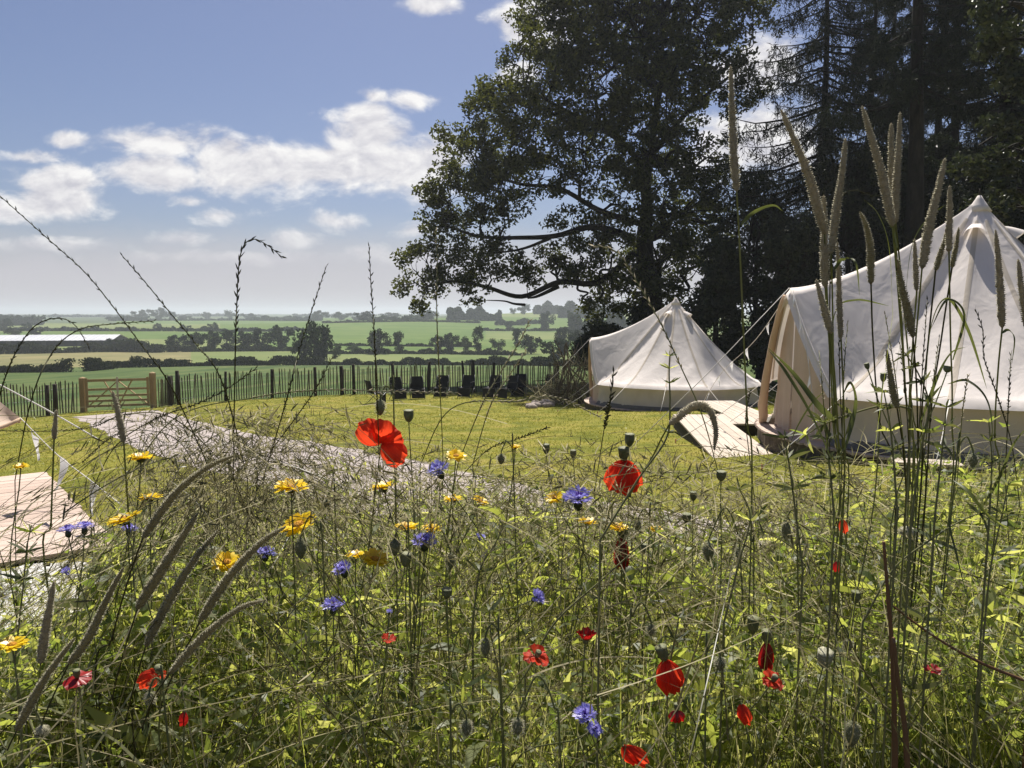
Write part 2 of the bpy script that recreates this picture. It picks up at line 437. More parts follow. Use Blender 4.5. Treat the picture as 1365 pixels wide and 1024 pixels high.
def build_pebbles():
    mb = MB()
    n = 5200
    i = rng.integers(0, PATHV.shape[0] - 1, n); j = rng.integers(0, PATHV.shape[1] - 1, n)
    p = PATHV[i, j] + (PATHV[i + 1, j] - PATHV[i, j]) * rng.random((n, 1)) + (PATHV[i, j + 1] - PATHV[i, j]) * rng.random((n, 1))
    keep = p[:, 1] < 16
    p = p[keep]; n = len(p)
    s = rng.uniform(.008, .022, n)
    oct_ = np.array([[1, 0, 0], [0, 1, 0], [-1, 0, 0], [0, -1, 0], [0, 0, .7], [0, 0, -.5]])
    V = p[:, None] + oct_[None] * s[:, None, None] * rng.uniform(.6, 1.3, (n, 6, 1))
    f = np.array([[0, 1, 4], [1, 2, 4], [2, 3, 4], [3, 0, 4], [1, 0, 5], [2, 1, 5], [3, 2, 5], [0, 3, 5]])
    mb.add(V.reshape(-1, 3), (np.arange(n)[:, None, None] * 6 + f[None]).reshape(-1, 3))
    o = mb.build('gravel', M['pebble'], smooth=False)
    tag(o, 'loose pinkish grey stones strewn over the winding gravel path', 'gravel', kind='stuff')
build_pebbles()

def inside_path(x, y):
    """true on the gravel (approximate test in ground coordinates)"""
    a = PATHV[:, 0, :2]; b = PATHV[:, -1, :2]
    poly = np.vstack([a, b[::-1]])
    inside = np.zeros(len(x), bool); j = len(poly) - 1
    for i in range(len(poly)):
        xi, yi = poly[i]; xj, yj = poly[j]
        c = ((yi > y) != (yj > y)) & (x < (xj - xi) * (y - yi) / (yj - yi + 1e-12) + xi)
        inside ^= c; j = i
    return inside

def build_lawn():
    mb = MB()
    n = 190000
    Y = 3.4 + (36 - 3.4) * rng.random(n) ** 1.6
    X = (rng.uniform(-250, 1750, n) - CX) / F * Y
    clump = np.sin(X * 2.1 + 1.3 * np.sin(Y * 1.7)) * np.sin(Y * 2.7 + X) + rng.standard_normal(n) * .5
    ok = ~inside_path(X, Y) & (Y < fence_y(X, Y) + .6)
    X, Y, clump = X[ok], Y[ok], clump[ok]; n = len(X)
    B = np.stack([X, Y, zg(X, Y) - .004], -1)
    D = rng.standard_normal((n, 3)) * .55; D[:, 2] = 1
    L = np.clip(.03 + .014 * clump, .012, .09) * (1 + Y / 60)
    tall = (rng.random(n) < .012); L = np.where(tall, L * 2.4, L)
    bend = rng.standard_normal((n, 3)) * .35; bend[:, 2] = -.1
    ribbons(mb, B, D, L, bend, .004 + .0007 * Y, 2)
    o = mb.build('lawn_grass', M['lawnblade'])
    tag(o, 'short dry yellowish green lawn grass between path and fence', 'grass', kind='stuff')
build_lawn()

# ------------------------------------------------------------------ world: sky with clouds
SUN_EL, SUN_AZ = math.radians(57), math.radians(3)     # azimuth measured from +Y (view direction) towards +X
def build_world():
    w = bpy.data.worlds.new('World'); scene.world = w; w.use_nodes = True
    nt = w.node_tree; nt.nodes.clear(); N = nt.nodes.new; L = nt.links.new
    out = N('ShaderNodeOutputWorld'); bg = N('ShaderNodeBackground'); bg.inputs['Strength'].default_value = .05
    sky = N('ShaderNodeTexSky'); sky.sky_type = 'NISHITA'; sky.sun_disc = False
    sky.sun_elevation = SUN_EL; sky.sun_rotation = SUN_AZ
    sky.air_density = 1.0; sky.dust_density = 1.2; sky.ozone_density = 2.2; sky.altitude = 100
    tc = N('ShaderNodeTexCoord'); sep = N('ShaderNodeSeparateXYZ'); L(tc.outputs['Generated'], sep.inputs[0])
    def mth(op, a, b=None, clamp=False):
        n = N('ShaderNodeMath'); n.operation = op; n.use_clamp = clamp
        for k, v in enumerate((a, b)):
            if v is None: continue
            if isinstance(v, (int, float)): n.inputs[k].default_value = v
            else: L(v, n.inputs[k])
        return n.outputs[0]
    yy = mth('MAXIMUM', mth('ABSOLUTE', sep.outputs['Y']), .05)
    u = mth('DIVIDE', sep.outputs['X'], yy); v = mth('DIVIDE', sep.outputs['Z'], yy)
    cmb = N('ShaderNodeCombineXYZ'); L(u, cmb.inputs[0]); L(v, cmb.inputs[1])
    nz0 = N('ShaderNodeTexNoise'); nz0.inputs['Scale'].default_value = 9; nz0.inputs['Detail'].default_value = 3
    L(cmb.outputs[0], nz0.inputs['Vector'])
    wv = N('ShaderNodeVectorMath'); wv.operation = 'MULTIPLY_ADD'; wv.inputs[1].default_value = (.05, .022, 0)
    L(nz0.outputs['Color'], wv.inputs[0])
    sb = N('ShaderNodeVectorMath'); sb.operation = 'SUBTRACT'; sb.inputs[1].default_value = (.025, .011, 0)
    L(cmb.outputs[0], sb.inputs[0]); L(sb.outputs[0], wv.inputs[2])
    pos = wv.outputs[0]
    clouds = [(500, 218, 92, 38), (420, 222, 95, 34), (335, 222, 80, 34), (560, 222, 60, 40), (490, 182, 62, 24), (300, 205, 50, 24),
              (215, 190, 80, 19), (195, 230, 70, 22), (484, 155, 44, 18), (70, 268, 78, 24), (78, 240, 74, 20), (20, 275, 50, 20),
              (445, 296, 38, 12), (245, 317, 42, 10), (385, 319, 42, 11), (293, 286, 34, 11), (492, 336, 34, 10), (558, 130, 32, 11),
              (500, 128, 20, 8), (712, 28, 52, 34), (571, 3, 32, 11), (35, 208, 40, 7), (95, 183, 22, 8), (250, 268, 24, 7),
              (60, 325, 90, 9), (330, 342, 150, 8), (555, 308, 28, 10), (560, 345, 40, 12), (690, 100, 30, 16), (1000, 190, 90, 45), (1010, 90, 60, 40)]
    m = None
    for (px, py, rx, ry) in clouds:
        r = ray(px, py); cu, cv = r[0] / r[1], r[2] / r[1]
        sx, sy = F / rx / 1.12, F / ry / 1.2
        a = N('ShaderNodeVectorMath'); a.operation = 'MULTIPLY_ADD'
        a.inputs[1].default_value = (sx, sy, 0); a.inputs[2].default_value = (-cu * sx, -cv * sy, 0)
        L(pos, a.inputs[0])
        ln = N('ShaderNodeVectorMath'); ln.operation = 'LENGTH'; L(a.outputs[0], ln.inputs[0])
        d = mth('MULTIPLY', mth('SUBTRACT', 1.0, ln.outputs['Value']), min(1.0, .32 + ry / 38))
        m = d if m is None else mth('MAXIMUM', m, d)
    def noise_at(off):
        mp = N('ShaderNodeMapping'); mp.inputs['Scale'].default_value = (1, 1.7, 1); mp.inputs['Location'].default_value = off
        L(cmb.outputs[0], mp.inputs['Vector'])
        n = N('ShaderNodeTexNoise'); n.inputs['Scale'].default_value = 15; n.inputs['Detail'].default_value = 9; n.inputs['Roughness'].default_value = .58
        n.inputs['Distortion'].default_value = .25
        L(mp.outputs[0], n.inputs['Vector'])
        return n.outputs['Fac']
    n1 = noise_at((0, 0, 0)); n2 = noise_at((.006, .016, 0))
    dens = mth('ADD', m, mth('MULTIPLY', mth('SUBTRACT', n1, .47), 2.0))
    al = N('ShaderNodeMapRange'); al.interpolation_type = 'SMOOTHSTEP'
    al.inputs['From Min'].default_value = -.10; al.inputs['From Max'].default_value = .55
    L(dens, al.inputs['Value'])
    # offset noise paints bright and grey sides into the cloud colour
    lit = mth('ADD', .56, mth('MULTIPLY', mth('SUBTRACT', n1, n2), 3.2), True)
    lit = mth('ADD', lit, mth('MULTIPLY', dens, -.10), True)
    cr = rampnode(nt, [(7.4, 7.3, 8.0), (9.9, 9.7, 9.9), (12.4, 12.2, 11.9)]); L(lit, cr.inputs['Fac'])
    # colour of the clear sky nudged towards the hazy grey-blue of the day
    tint = N('ShaderNodeMix'); tint.data_type = 'RGBA'; tint.blend_type = 'MULTIPLY'; tint.inputs['Factor'].default_value = 1
    tint.inputs['B'].default_value = (.84, .825, .95, 1)
    L(sky.outputs[0], tint.inputs['A'])
    mx = N('ShaderNodeMix'); mx.data_type = 'RGBA'
    fade = N('ShaderNodeMapRange'); fade.inputs['From Min'].default_value = 0.0; fade.inputs['From Max'].default_value = .13
    fade.inputs['To Min'].default_value = .25; fade.inputs['To Max'].default_value = .95
    L(v, fade.inputs['Value'])
    L(mth('MULTIPLY', al.outputs[0], fade.outputs[0]), mx.inputs['Factor'])
    L(tint.outputs['Result'], mx.inputs['A']); L(cr.outputs['Color'], mx.inputs['B'])
    bank = N('ShaderNodeMapRange'); bank.interpolation_type = 'SMOOTHSTEP'
    bank.inputs['From Min'].default_value = .125; bank.inputs['From Max'].default_value = .045; bank.inputs['To Max'].default_value = .86
    bn = N('ShaderNodeMath'); bn.operation = 'MULTIPLY_ADD'; bn.inputs[1].default_value = .05; L(mth('SUBTRACT', n1, .5), bn.inputs[0]); L(v, bn.inputs[2])
    L(bn.outputs[0], bank.inputs['Value'])
    m3 = N('ShaderNodeMix'); m3.data_type = 'RGBA'; L(bank.outputs[0], m3.inputs['Factor'])
    L(mx.outputs['Result'], m3.inputs['A']); m3.inputs['B'].default_value = (6.9, 6.7, 7.35, 1)
    L(m3.outputs['Result'], bg.inputs['Color']); L(bg.outputs[0], out.inputs['Surface'])
build_world()

sun = bpy.data.lights.new('sun', 'SUN'); sun.energy = 5.0; sun.angle = math.radians(.53); sun.color = (1, .95, .87)
so = bpy.data.objects.new('sun', sun); COL.objects.link(so)
sd = Vector((math.sin(SUN_AZ) * math.cos(SUN_EL), math.cos(SUN_AZ) * math.cos(SUN_EL), math.sin(SUN_EL)))
so.rotation_euler = sd.to_track_quat('Z', 'Y').to_euler(); so.location = sd * 60

cam = bpy.data.cameras.new('camera'); co = bpy.data.objects.new('camera', cam); COL.objects.link(co)
co.location = (0, 0, CAMZ); co.rotation_euler = (PI / 2 - PITCH, 0, 0)
cam.sensor_fit = 'HORIZONTAL'; cam.sensor_width = 36; cam.lens = 36 * F / 1365; cam.clip_start = .02; cam.clip_end = 20000
scene.camera = co
scene.view_settings.view_transform = 'Standard'; scene.view_settings.look = 'None'
scene.view_settings.exposure = 0.72; scene.view_settings.gamma = 1; scene.view_settings.use_curve_mapping = False
scene.cycles.max_bounces = 8; scene.cycles.diffuse_bounces = 3; scene.cycles.transmission_bounces = 4; scene.cycles.glossy_bounces = 2
scene.cycles.transparent_max_bounces = 6; scene.cycles.volume_bounces = 1
pass

def build_haze():
    mb = MB(); box(mb, (0, 2850, 5.5), (9200, 0, 0), (0, 3200, 0), (0, 0, 21.5))
    m, nt, out = new_mat('haze_air')
    v = nt.nodes.new('ShaderNodeVolumePrincipled'); v.inputs['Density'].default_value = 0.00042
    v.inputs['Color'].default_value = (.71, .755, .83, 1); v.inputs['Anisotropy'].default_value = .3
    nt.links.new(v.outputs[0], out.inputs['Volume'])
    o = mb.build('haze', m, smooth=False); tag(o, 'thin pale blue summer haze over the valley', 'haze', kind='stuff')
HAZE = True
if HAZE: build_haze()

# ------------------------------------------------------------------ bell tents
def make_tent(label, cx, cy, door_az, floor, group, guy_skip=(), bunting=None):
    """door_az: direction the door faces, radians from +X"""
    base = np.array([cx, cy, floor])
    root = empty('bell_tent', base, label, 'tent', group)
    R, ZA, ZW, DZ, DEL, NS = 2.5, 3.08, .66, 1.92, .36, 14
    def edge(phi):
        a = np.abs((phi + PI) % (2 * PI) - PI)
        k = np.clip(1 - a / DEL, 0, 1)
        ze = ZW + (DZ - ZW) * k
        r = R - .05 * np.abs(np.sin(phi * NS / 2)) * (k == 0) + .0 * k
        return r, ze, k
    def surf(phi, t):
        r, ze, k = edge(phi / (1 + 1.0 * np.clip(1 - t, 0, 1)))
        s = np.abs(np.sin(phi * NS / 2))
        z = ze + (ZA - ze) * np.clip(1 - t, 0, 1) ** (1.24 + .30 * k) - .06 * s * 4 * t * (1 - t) * (1 - k)
        z = np.where(t > 1, ze - (t - 1) * R * 1.1, z)
        rr = r * t
        return np.stack([rr * np.cos(phi + door_az), rr * np.sin(phi + door_az), z], -1)
    phis = np.unique(np.round(np.concatenate([np.linspace(-PI, PI, 225)[:-1], np.linspace(-DEL, DEL, 25)]), 5))
    ts = np.concatenate([[.012], np.linspace(.03, 1, 34), [1.03]])
    Pm, Tm = np.meshgrid(phis, ts)
    mb = MB(); mb.add(surf(Pm, Tm).reshape(-1, 3), grid_faces(len(ts), len(phis), True))
    roof = mb.build('roof', M['canvas'], root)
    for k in range(NS):                                   # stitched seams
        phi = (k + .0) * 2 * PI / NS
        if abs((phi + PI) % (2 * PI) - PI) < .01: continue
        tt = np.linspace(.1, 1.0, 26)
        c = surf(np.full(26, phi), tt); a = surf(np.full(26, phi) + .012 / np.maximum(tt, .15), tt); b = surf(np.full(26, phi) - .012 / np.maximum(tt, .15), tt)
        for q in (a, b, c): q[:, 2] += .004
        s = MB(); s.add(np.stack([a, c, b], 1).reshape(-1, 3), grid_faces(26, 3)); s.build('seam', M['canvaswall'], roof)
    # wall below the eave
    sel = np.linspace(DEL, 2 * PI - DEL, 180)
    r, ze, k = edge(sel)
    rows = []
    for q in np.linspace(0, 1, 6):
        rr = (r - .07) + .10 * q ** 2 + .025 * np.sin(sel * 41) * math.sin(q * PI) + .02 * np.sin(sel * 17) * q
        rows.append(np.stack([rr * np.cos(sel + door_az), rr * np.sin(sel + door_az), (ze - .03) * (1 - q) + .01], -1))
    mb = MB(); mb.add(np.array(rows).reshape(-1, 3), grid_faces(6, len(sel)))
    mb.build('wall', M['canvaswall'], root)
    # mud flap / groundsheet rim
    mb = MB(); rows = []
    for rr, zz in ((2.50, .10), (2.55, .012), (2.62, .006)):
        rows.append(np.stack([rr * np.cos(sel + door_az), rr * np.sin(sel + door_az), np.full(len(sel), zz)], -1))
    mb.add(np.array(rows).reshape(-1, 3), grid_faces(3, len(sel))); mb.build('groundsheet', M['groundsheet'], root)
    # door: two hanging flaps under the raised edge
    for sgn in (-1, 1):
        ph = np.linspace(.012, DEL, 22) * sgn
        r, ze, k = edge(ph)
        rows = []
        for q in np.linspace(0, 1, 9):
            rr = r - .06 + .03 * np.sin(ph * 60 + q * 2) * q
            rows.append(np.stack([rr * np.cos(ph + door_az), rr * np.sin(ph + door_az), (ze - .02) * (1 - q) + .015], -1))
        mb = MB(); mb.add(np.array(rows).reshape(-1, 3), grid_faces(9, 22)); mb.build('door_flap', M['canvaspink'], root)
        # piping down the slanting edge of the door
        ph2 = np.linspace(0, DEL, 12) * sgn
        r, ze, k = edge(ph2)
        pth = np.stack([(r + .01) * np.cos(ph2 + door_az), (r + .01) * np.sin(ph2 + door_az), ze - .01], -1)
        mb = MB(); tube(mb, pth, .016, 6); mb.build('door_edge', M['canvas'], root)
    # outer door rolled up and tied along the far edge
    ph2 = np.linspace(.04, DEL + .05, 14)
    if door_az > 0: ph2 = -ph2
    r, ze, k = edge(ph2)
    ze = DZ - .10 - (DZ - .05) * np.linspace(0, 1, 14) ** 1.05
    ro = r + .05 + .10 * np.linspace(0, 1, 14)
    pth = np.stack([ro * np.cos(ph2 + door_az), ro * np.sin(ph2 + door_az), ze], -1)
    mb = MB(); tube(mb, pth, np.interp(np.linspace(0, 1, 14), [0, .1, .5, .9, 1], [.028, .042, .048, .07, .045]), 10, bump=.05)
    mb.build('rolled_door', M['canvastan'], root)
    # A-frame poles of the door
    for sgn in (-1, 1):
        a = np.array([2.44 * math.cos(door_az), 2.44 * math.sin(door_az), DZ - .05])
        b = np.array([2.42 * math.cos(door_az + sgn * .30), 2.42 * math.sin(door_az + sgn * .30), .0])
        mb = MB(); tube(mb, [a, b], .014, 6); mb.build('door_pole', M['frame_metal'], root)
    mb = MB(); tube(mb, [(0, 0, 0), (0, 0, ZA - .02)], .025, 8); mb.build('centre_pole', M['frame_metal'], root)
    # cap and spike
    mb = MB(); tube(mb, [(0, 0, ZA - .16), (0, 0, ZA - .08), (0, 0, ZA - .0), (0, 0, ZA + .05)], [.155, .10, .05, .022], 16)
    mb.build('peak_cap', M['canvas'], root)
    mb = MB(); tube(mb, [(0, 0, ZA + .04), (0, 0, ZA + .14)], [.012, .006], 6); mb.build('spike', M['wood_dark'], root)
    # hooded vents
    for kk in range(4):
        phi = kk * PI / 2 + PI / 4 + .12
        c = surf(np.array([phi]), np.array([.115]))[0]; d2 = surf(np.array([phi]), np.array([.22]))[0]
        dn = unit(d2 - c); rad = np.array([math.cos(phi + door_az), math.sin(phi + door_az), 0])
        tg = np.array([-rad[1], rad[0], 0]); nm = np.cross(tg, dn); nm = nm if np.dot(nm, rad) > 0 else -nm
        uu, vv = np.meshgrid(np.linspace(0, PI, 14), np.linspace(0, 1, 7))
        W = .135 * (.35 + .65 * vv ** .7); H = .15 * vv ** .8
        pv = c + dn * (vv * .22)[..., None] + tg * (np.cos(uu) * W)[..., None] + nm * (np.sin(uu) * H)[..., None]
        mb = MB(); mb.add(pv.reshape(-1, 3), grid_faces(7, 14)); mb.build('vent_hood', M['canvas'], root)
    # guy ropes with pegs
    for kk in range(NS):
        phi = kk * 2 * PI / NS
        aa = abs((phi + PI) % (2 * PI) - PI)
        if aa < .5 * 2 * PI / NS or kk in guy_skip: 
            if aa > .01: continue
        r0, z0 = (2.53, ZW) if aa > .1 else (2.53, DZ)
        r1 = 3.9 if aa > .1 else 4.7
        a = np.array([r0 * math.cos(phi + door_az), r0 * math.sin(phi + door_az), z0])
        g = on_ground(cx + r1 * math.cos(phi + door_az), cy + r1 * math.sin(phi + door_az)) - base
        mb = MB(); tube(mb, [a, (a + g) / 2 - (0, 0, .03), g + (0, 0, .03)], .0055, 5)
        rp = mb.build('guy_rope', M['rope'], root)
        dirn = unit(g - a); pg = MB(); tube(pg, [g + (0, 0, .07) , g - (0, 0, .12)], [.009, .005], 5); pg.build('tent_peg', M['peg'], rp)
    return root, (lambda phi, t: surf(np.array([phi]), np.array([t]))[0] + base)

def round_deck(label, cx, cy, floor, rad, az):
    root = empty('tent_platform', (cx, cy, floor - .2), label, 'wooden platform')
    e1 = np.array([math.cos(az), math.sin(az), 0]); e2 = np.array([-math.sin(az), math.cos(az), 0])
    mb = MB(); w = .14
    k = -rad + w / 2
    while k < rad:
        half = math.sqrt(max(rad ** 2 - k * k, .05))
        box(mb, e2 * k + (0, 0, .185), e1 * half, e2 * (w / 2 - .004), (0, 0, .013)); k += w
    mb.build('boards', M['wood_deck'], root, smooth=False)
    mb = MB(); a = np.linspace(0, 2 * PI, 15)
    for i in range(14):
        p = np.array([math.cos(a[i]), math.sin(a[i]), 0]) * (rad - .02); q = np.array([math.cos(a[i + 1]), math.sin(a[i + 1]), 0]) * (rad - .02)
        bar(mb, p + (0, 0, .05), q + (0, 0, .05), .04, .24)
    mb.build('skirting', M['branch'], root, smooth=False)
    return root

def rect_deck(label, c, e1, e2, l1, l2, top, along=1, mats='wood_deck', name='wooden_deck', thick=.12, bw=.14):
    """c = one top corner; e1/e2 unit vectors; boards run along e1"""
    e1 = np.append(unit(np.array(e1, float)[:2]), 0); e2 = np.append(unit(np.array(e2, float)[:2]), 0)
    c = np.array([c[0], c[1], 0.])
    root = empty(name, (c[0], c[1], top - thick), label, 'wooden platform')
    mb = MB(); k = 0.
    while k + bw <= l2 + .01:
        j = rng.uniform(-.012, .012)
        box(mb, e1 * (l1 / 2 + j) + e2 * (k + bw / 2) + np.array([0, 0, thick - .013 + rng.uniform(-.0015, .0015)]), e1 * l1 / 2, e2 * (bw / 2 - .004), (0, 0, .013)); k += bw
    mb.build('boards', M[mats], root, smooth=False)
    mb = MB(); zc = np.array([0, 0, (thick - .03) / 2 - .06]); hh = thick + .09
    for (a, b) in ((e2 * .03, e2 * .03 + e1 * l1), (e2 * (l2 - .03), e2 * (l2 - .03) + e1 * l1)):
        bar(mb, a + zc, b + zc, .045, hh)
    for (a, b) in ((e1 * .03 + e2 * .06, e1 * .03 + e2 * (l2 - .06)), (e1 * (l1 - .03) + e2 * .06, e1 * (l1 - .03) + e2 * (l2 - .06))):
        bar(mb, a + zc, b + zc, .045, hh - .004)
    mb.build('joists', M['wood_dark'], root, smooth=False)
    return root

T1 = (6.15, 10.35); F1 = float(zg(*T1)) + .2
T2 = (4.93, 23.4); F2 = float(zg(*T2)) + .17
AZ1 = math.radians(184); AZ2 = math.radians(176)
make_tent_group = 'cream canvas bell tents on the lawn'
tent1, s1 = make_tent('large cream canvas bell tent nearest the camera behind the tall grass heads', T1[0], T1[1], AZ1, F1, make_tent_group, guy_skip=(4, 5))
tent2, s2 = make_tent('smaller looking cream bell tent farther back below the oak tree', T2[0], T2[1], AZ2, F2, make_tent_group)
round_deck('round plank base under the large near bell tent', T1[0], T1[1], F1 - .004, 2.72, 0)
round_deck('round plank base under the far bell tent below the oak', T2[0], T2[1], F2 - .004, 2.72, 0)
tp = float(zg(3., 11.5)) + .13
rect_deck('long pale boardwalk in front of the near tent doorway', (2.55, 9.55), (.39, 4.5), (.75, -.03), 4.4, .84, tp, name='boardwalk', mats='wood_pale')
rect_deck('squarish pale deck piece joined to the far end of the boardwalk', (3.62, 12.75), (.39, 4.5), (.75, -.03), 1.25, .84, tp, name='boardwalk', mats='wood_pale')
rect_deck('short pale board platform at the near side of the far tent', (4.95, 17.2), (0, 1), (1, 0), 3.4, .98, float(zg(5.4, 19)) + .14, name='boardwalk', mats='wood_pale')
rect_deck('pale narrow step board on the grass in front of the near tent base', (3.9, 7.75), (.9, -.28), (.28, .9), .62, .28, float(zg(4.2, 7.7)) + .13, name='step', mats='wood_pale', bw=.14)
rect_deck('pinkish plank deck at the left edge beside the meadow', (-2.72, 5.2), (-.776, -.63), (-.63, .776), 3.6, 3.08, float(zg(-3.4, 5.9)) + .13)

# awning of a neighbouring tent reaching in at the left edge
def awning():
    tip = P(27, 557, 6.5); g = on_ground(tip[0] - 1.4, tip[1] + .3)
    root = empty('tent_awning', g, 'corner of a tan canvas awning poking in above the left deck', 'awning')
    a = P(-70, 480, 7.2); b = P(-60, 566, 6.0); c = P(-140, 520, 7)
    mb = MB(); n = 10
    top = [tip * (1 - t) + a * t for t in np.linspace(0, 1, n)]; bot = [tip * (1 - t) + b * t + np.array([0, 0, -.06 * math.sin(PI * t)]) for t in np.linspace(0, 1, n)]
    rows = [np.array(top) * (1 - k) + np.array(bot) * k + np.array([0, 0, -.05 * math.sin(PI * k)]) for k in np.linspace(0, 1, 6)]
    mb.add(np.array(rows).reshape(-1, 3) - g, grid_faces(6, n)); mb.build('canvas_sheet', M['canvaspink'], root)
    mb = MB(); tube(mb, np.array(bot) - g + (0, 0, -.012), .016, 6); mb.build('hem', M['canvastan'], root)
    mb = MB(); tube(mb, [a - g, np.array([a[0], a[1], float(zg(a[0], a[1]))]) - g], .02, 8); mb.build('pole', M['wood_new'], root)
    e = P(150, 668, 5.3); e[2] = max(e[2], float(zg(e[0], e[1])))
    return tip
AWN = awning()

def bunting(label, pts, flags, size, origin_pt):
    path = catmull(pts, 10); base = np.array(origin_pt, float)
    root = empty('bunting', base, label, 'bunting')
    mb = MB(); tube(mb, path - base, .004, 5); mb.build('string', M['rope'], root)
    seg = np.r_[0, np.cumsum(np.linalg.norm(np.diff(path, axis=0), axis=1))]
    for f in flags:
        d = f * seg[-1]
        p = np.array([np.interp(d, seg, path[:, k]) for k in range(3)]); q = np.array([np.interp(min(d + size * .8, seg[-1]), seg, path[:, k]) for k in range(3)])
        dirn = unit(q - p); tw = unit(np.array([rng.normal(), rng.normal(), 0])) * size * .22
        tipp = (p + q) / 2 + np.array([0, 0, -size]) + tw
        rows = []
        for t in np.linspace(0, 1, 6):
            a = p * (1 - t) + tipp * t; b = q * (1 - t) + tipp * t
            curl = np.cross(dirn, (0, 0, 1)) * size * .12 * math.sin(t * 4 + f * 9)
            rows.append([a + curl * .4, (a + b) / 2 + curl, b + curl * .4])
        mb = MB(); mb.add(np.array(rows).reshape(-1, 3) - base, grid_faces(6, 3)); mb.build('pennant', M['pennant'], root)
    return root
pk = s1(0, 1.0)
bunting('white pennant string slanting from near tent peak across to far tent', [pk, P(1008, 452, 11.2), P(962, 497, 12.2), P(935, 540, 13.2)], [.03, .22, .42, .55, .70, .85], .15, on_ground(pk[0], pk[1]))
bunting('white pennant string hanging down the near tent door edge', [pk + (0, -.03, .0), P(1072, 450, 9.55), P(1082, 520, 9.2), P(1088, 585, 8.9)], [.05, .25, .5, .62], .15, on_ground(pk[0], pk[1] - .4))
bunting('white pennant string at left slanting down from awning to grass', [AWN, P(75, 605, 6.0), P(120, 640, 5.6), P(160, 672, 5.2)], [.14, .42, .72], .23, on_ground(AWN[0], AWN[1]))
def loose_rope(label, pts):
    g = on_ground(pts[-1][0], pts[-1][1]); mb = MB(); tube(mb, catmull(pts, 8), .006, 5)
    o = mb.build('rope', M['rope'], origin=g); tag(o, label, 'rope')
loose_rope('pale guy line crossing the left edge towards the gravel path', [P(-40, 492, 7.0), P(60, 545, 6.6), P(135, 588, 6.3)])

# ------------------------------------------------------------------ fence, gate
def fpt(px, Y):
    x = (px - CX) / F * Y
    return on_ground(x, Y)
def fence(label, pts, posts, hh=1.2):
    g = np.array([fpt(*p) for p in pts])
    base = g[0]
    root = empty('paling_fence', base, label, 'fence')
    d = np.r_[0, np.cumsum(np.linalg.norm(np.diff(g, axis=0), axis=1))]
    n = int(d[-1] / .105)
    t = np.linspace(0, d[-1], n)
    mb = MB()
    for k in range(n):
        x, y = np.interp(t[k], d, g[:, 0]), np.interp(t[k], d, g[:, 1]); z = float(zg(x, y))
        h = hh * rng.uniform(.90, 1.06); lean = rng.normal(0, .035, 2)
        a = np.array([x, y, z + .02]); b = a + (lean[0], lean[1], h)
        bar(mb, a - base, b - base, rng.uniform(.032, .05), .02, up=(.1, 1, 0))
        tipv = unit(b - a); box(mb, b - base + tipv * .02, (.008, 0, 0), (0, .006, 0), tipv * .022)
    mb.build('palings', M['pale'], root, smooth=False)
    for fr in (.2, .5, .82):
        pp = []
        for k in range(0, n, 6):
            x, y = np.interp(t[k], d, g[:, 0]), np.interp(t[k], d, g[:, 1]); pp.append([x, y - .02, float(zg(x, y)) + hh * fr])
        mb = MB(); tube(mb, np.array(pp) - base, .005, 4); mb.build('wire', M['frame_metal'], root)
    for (px, Y, h, r) in posts:
        p = fpt(px, Y) - base; mb = MB()
        tube(mb, [p - (0, 0, .1), p + (rng.normal(0, .02), 0, h * .5), p + (rng.normal(0, .04), rng.normal(0, .03), h)], [r * .8, r * .74, r * .7], 9, bump=.04)
        mb.build('post', M['wood_dark'], root)
fence('chestnut paling fence left of the five bar gate', [(-110, 26.1), (-40, 27.5), (40, 29.0), (98, 30.4)], [(59, 29.2, 1.18, .10), (69, 29.5, 1.2, .12), (-20, 27.8, 1.25, .09)])
fence('long chestnut paling fence from the gate to the oak', [(209, 31.5), (235, 33), (300, 34.0), (390, 34.3), (480, 34.5), (620, 33.5), (756, 32.2)],
      [(224, 31.9, 1.25, .11), (236, 32.4, 1.45, .11), (361, 34.2, 1.3, .10), (419, 34.3, 1.3, .09), (455, 34.4, 1.3, .12), (471, 34.4, 1.35, .10), (523, 34.2, 1.35, .10), (571, 33.8, 1.4, .10), (617, 33.5, 1.4, .07), (631, 33.4, 1.4, .11), (657, 33.1, 1.3, .09), (690, 32.8, 1.4, .08), (742, 32.3, 1.3, .14), (299, 33.8, 1.3, .08)])
for px, Y, h, lb in ((107.5, 30.45, 1.36, 'thick light brown gatepost on the hinge side at left of the gate'), (201.5, 31.2, 1.42, 'thick light brown gatepost at the right end of the gate')):
    p = fpt(px, Y); mb = MB()
    box(mb, (0, 0, h / 2 - .1), (.095, 0, 0), (0, .095, 0), (0, 0, h / 2 + .1))
    V = [(-.095, -.095, h), (.095, -.095, h), (.095, .095, h), (-.095, .095, h), (0, 0, h + .05)]
    mb.add(np.array(V) + (0, 0, .002), [[0, 1, 4], [1, 2, 4], [2, 3, 4], [3, 0, 4]])
    o = mb.build('gate_post', M['wood_new'], smooth=False); o.location = p; tag(o, lb, 'gatepost')
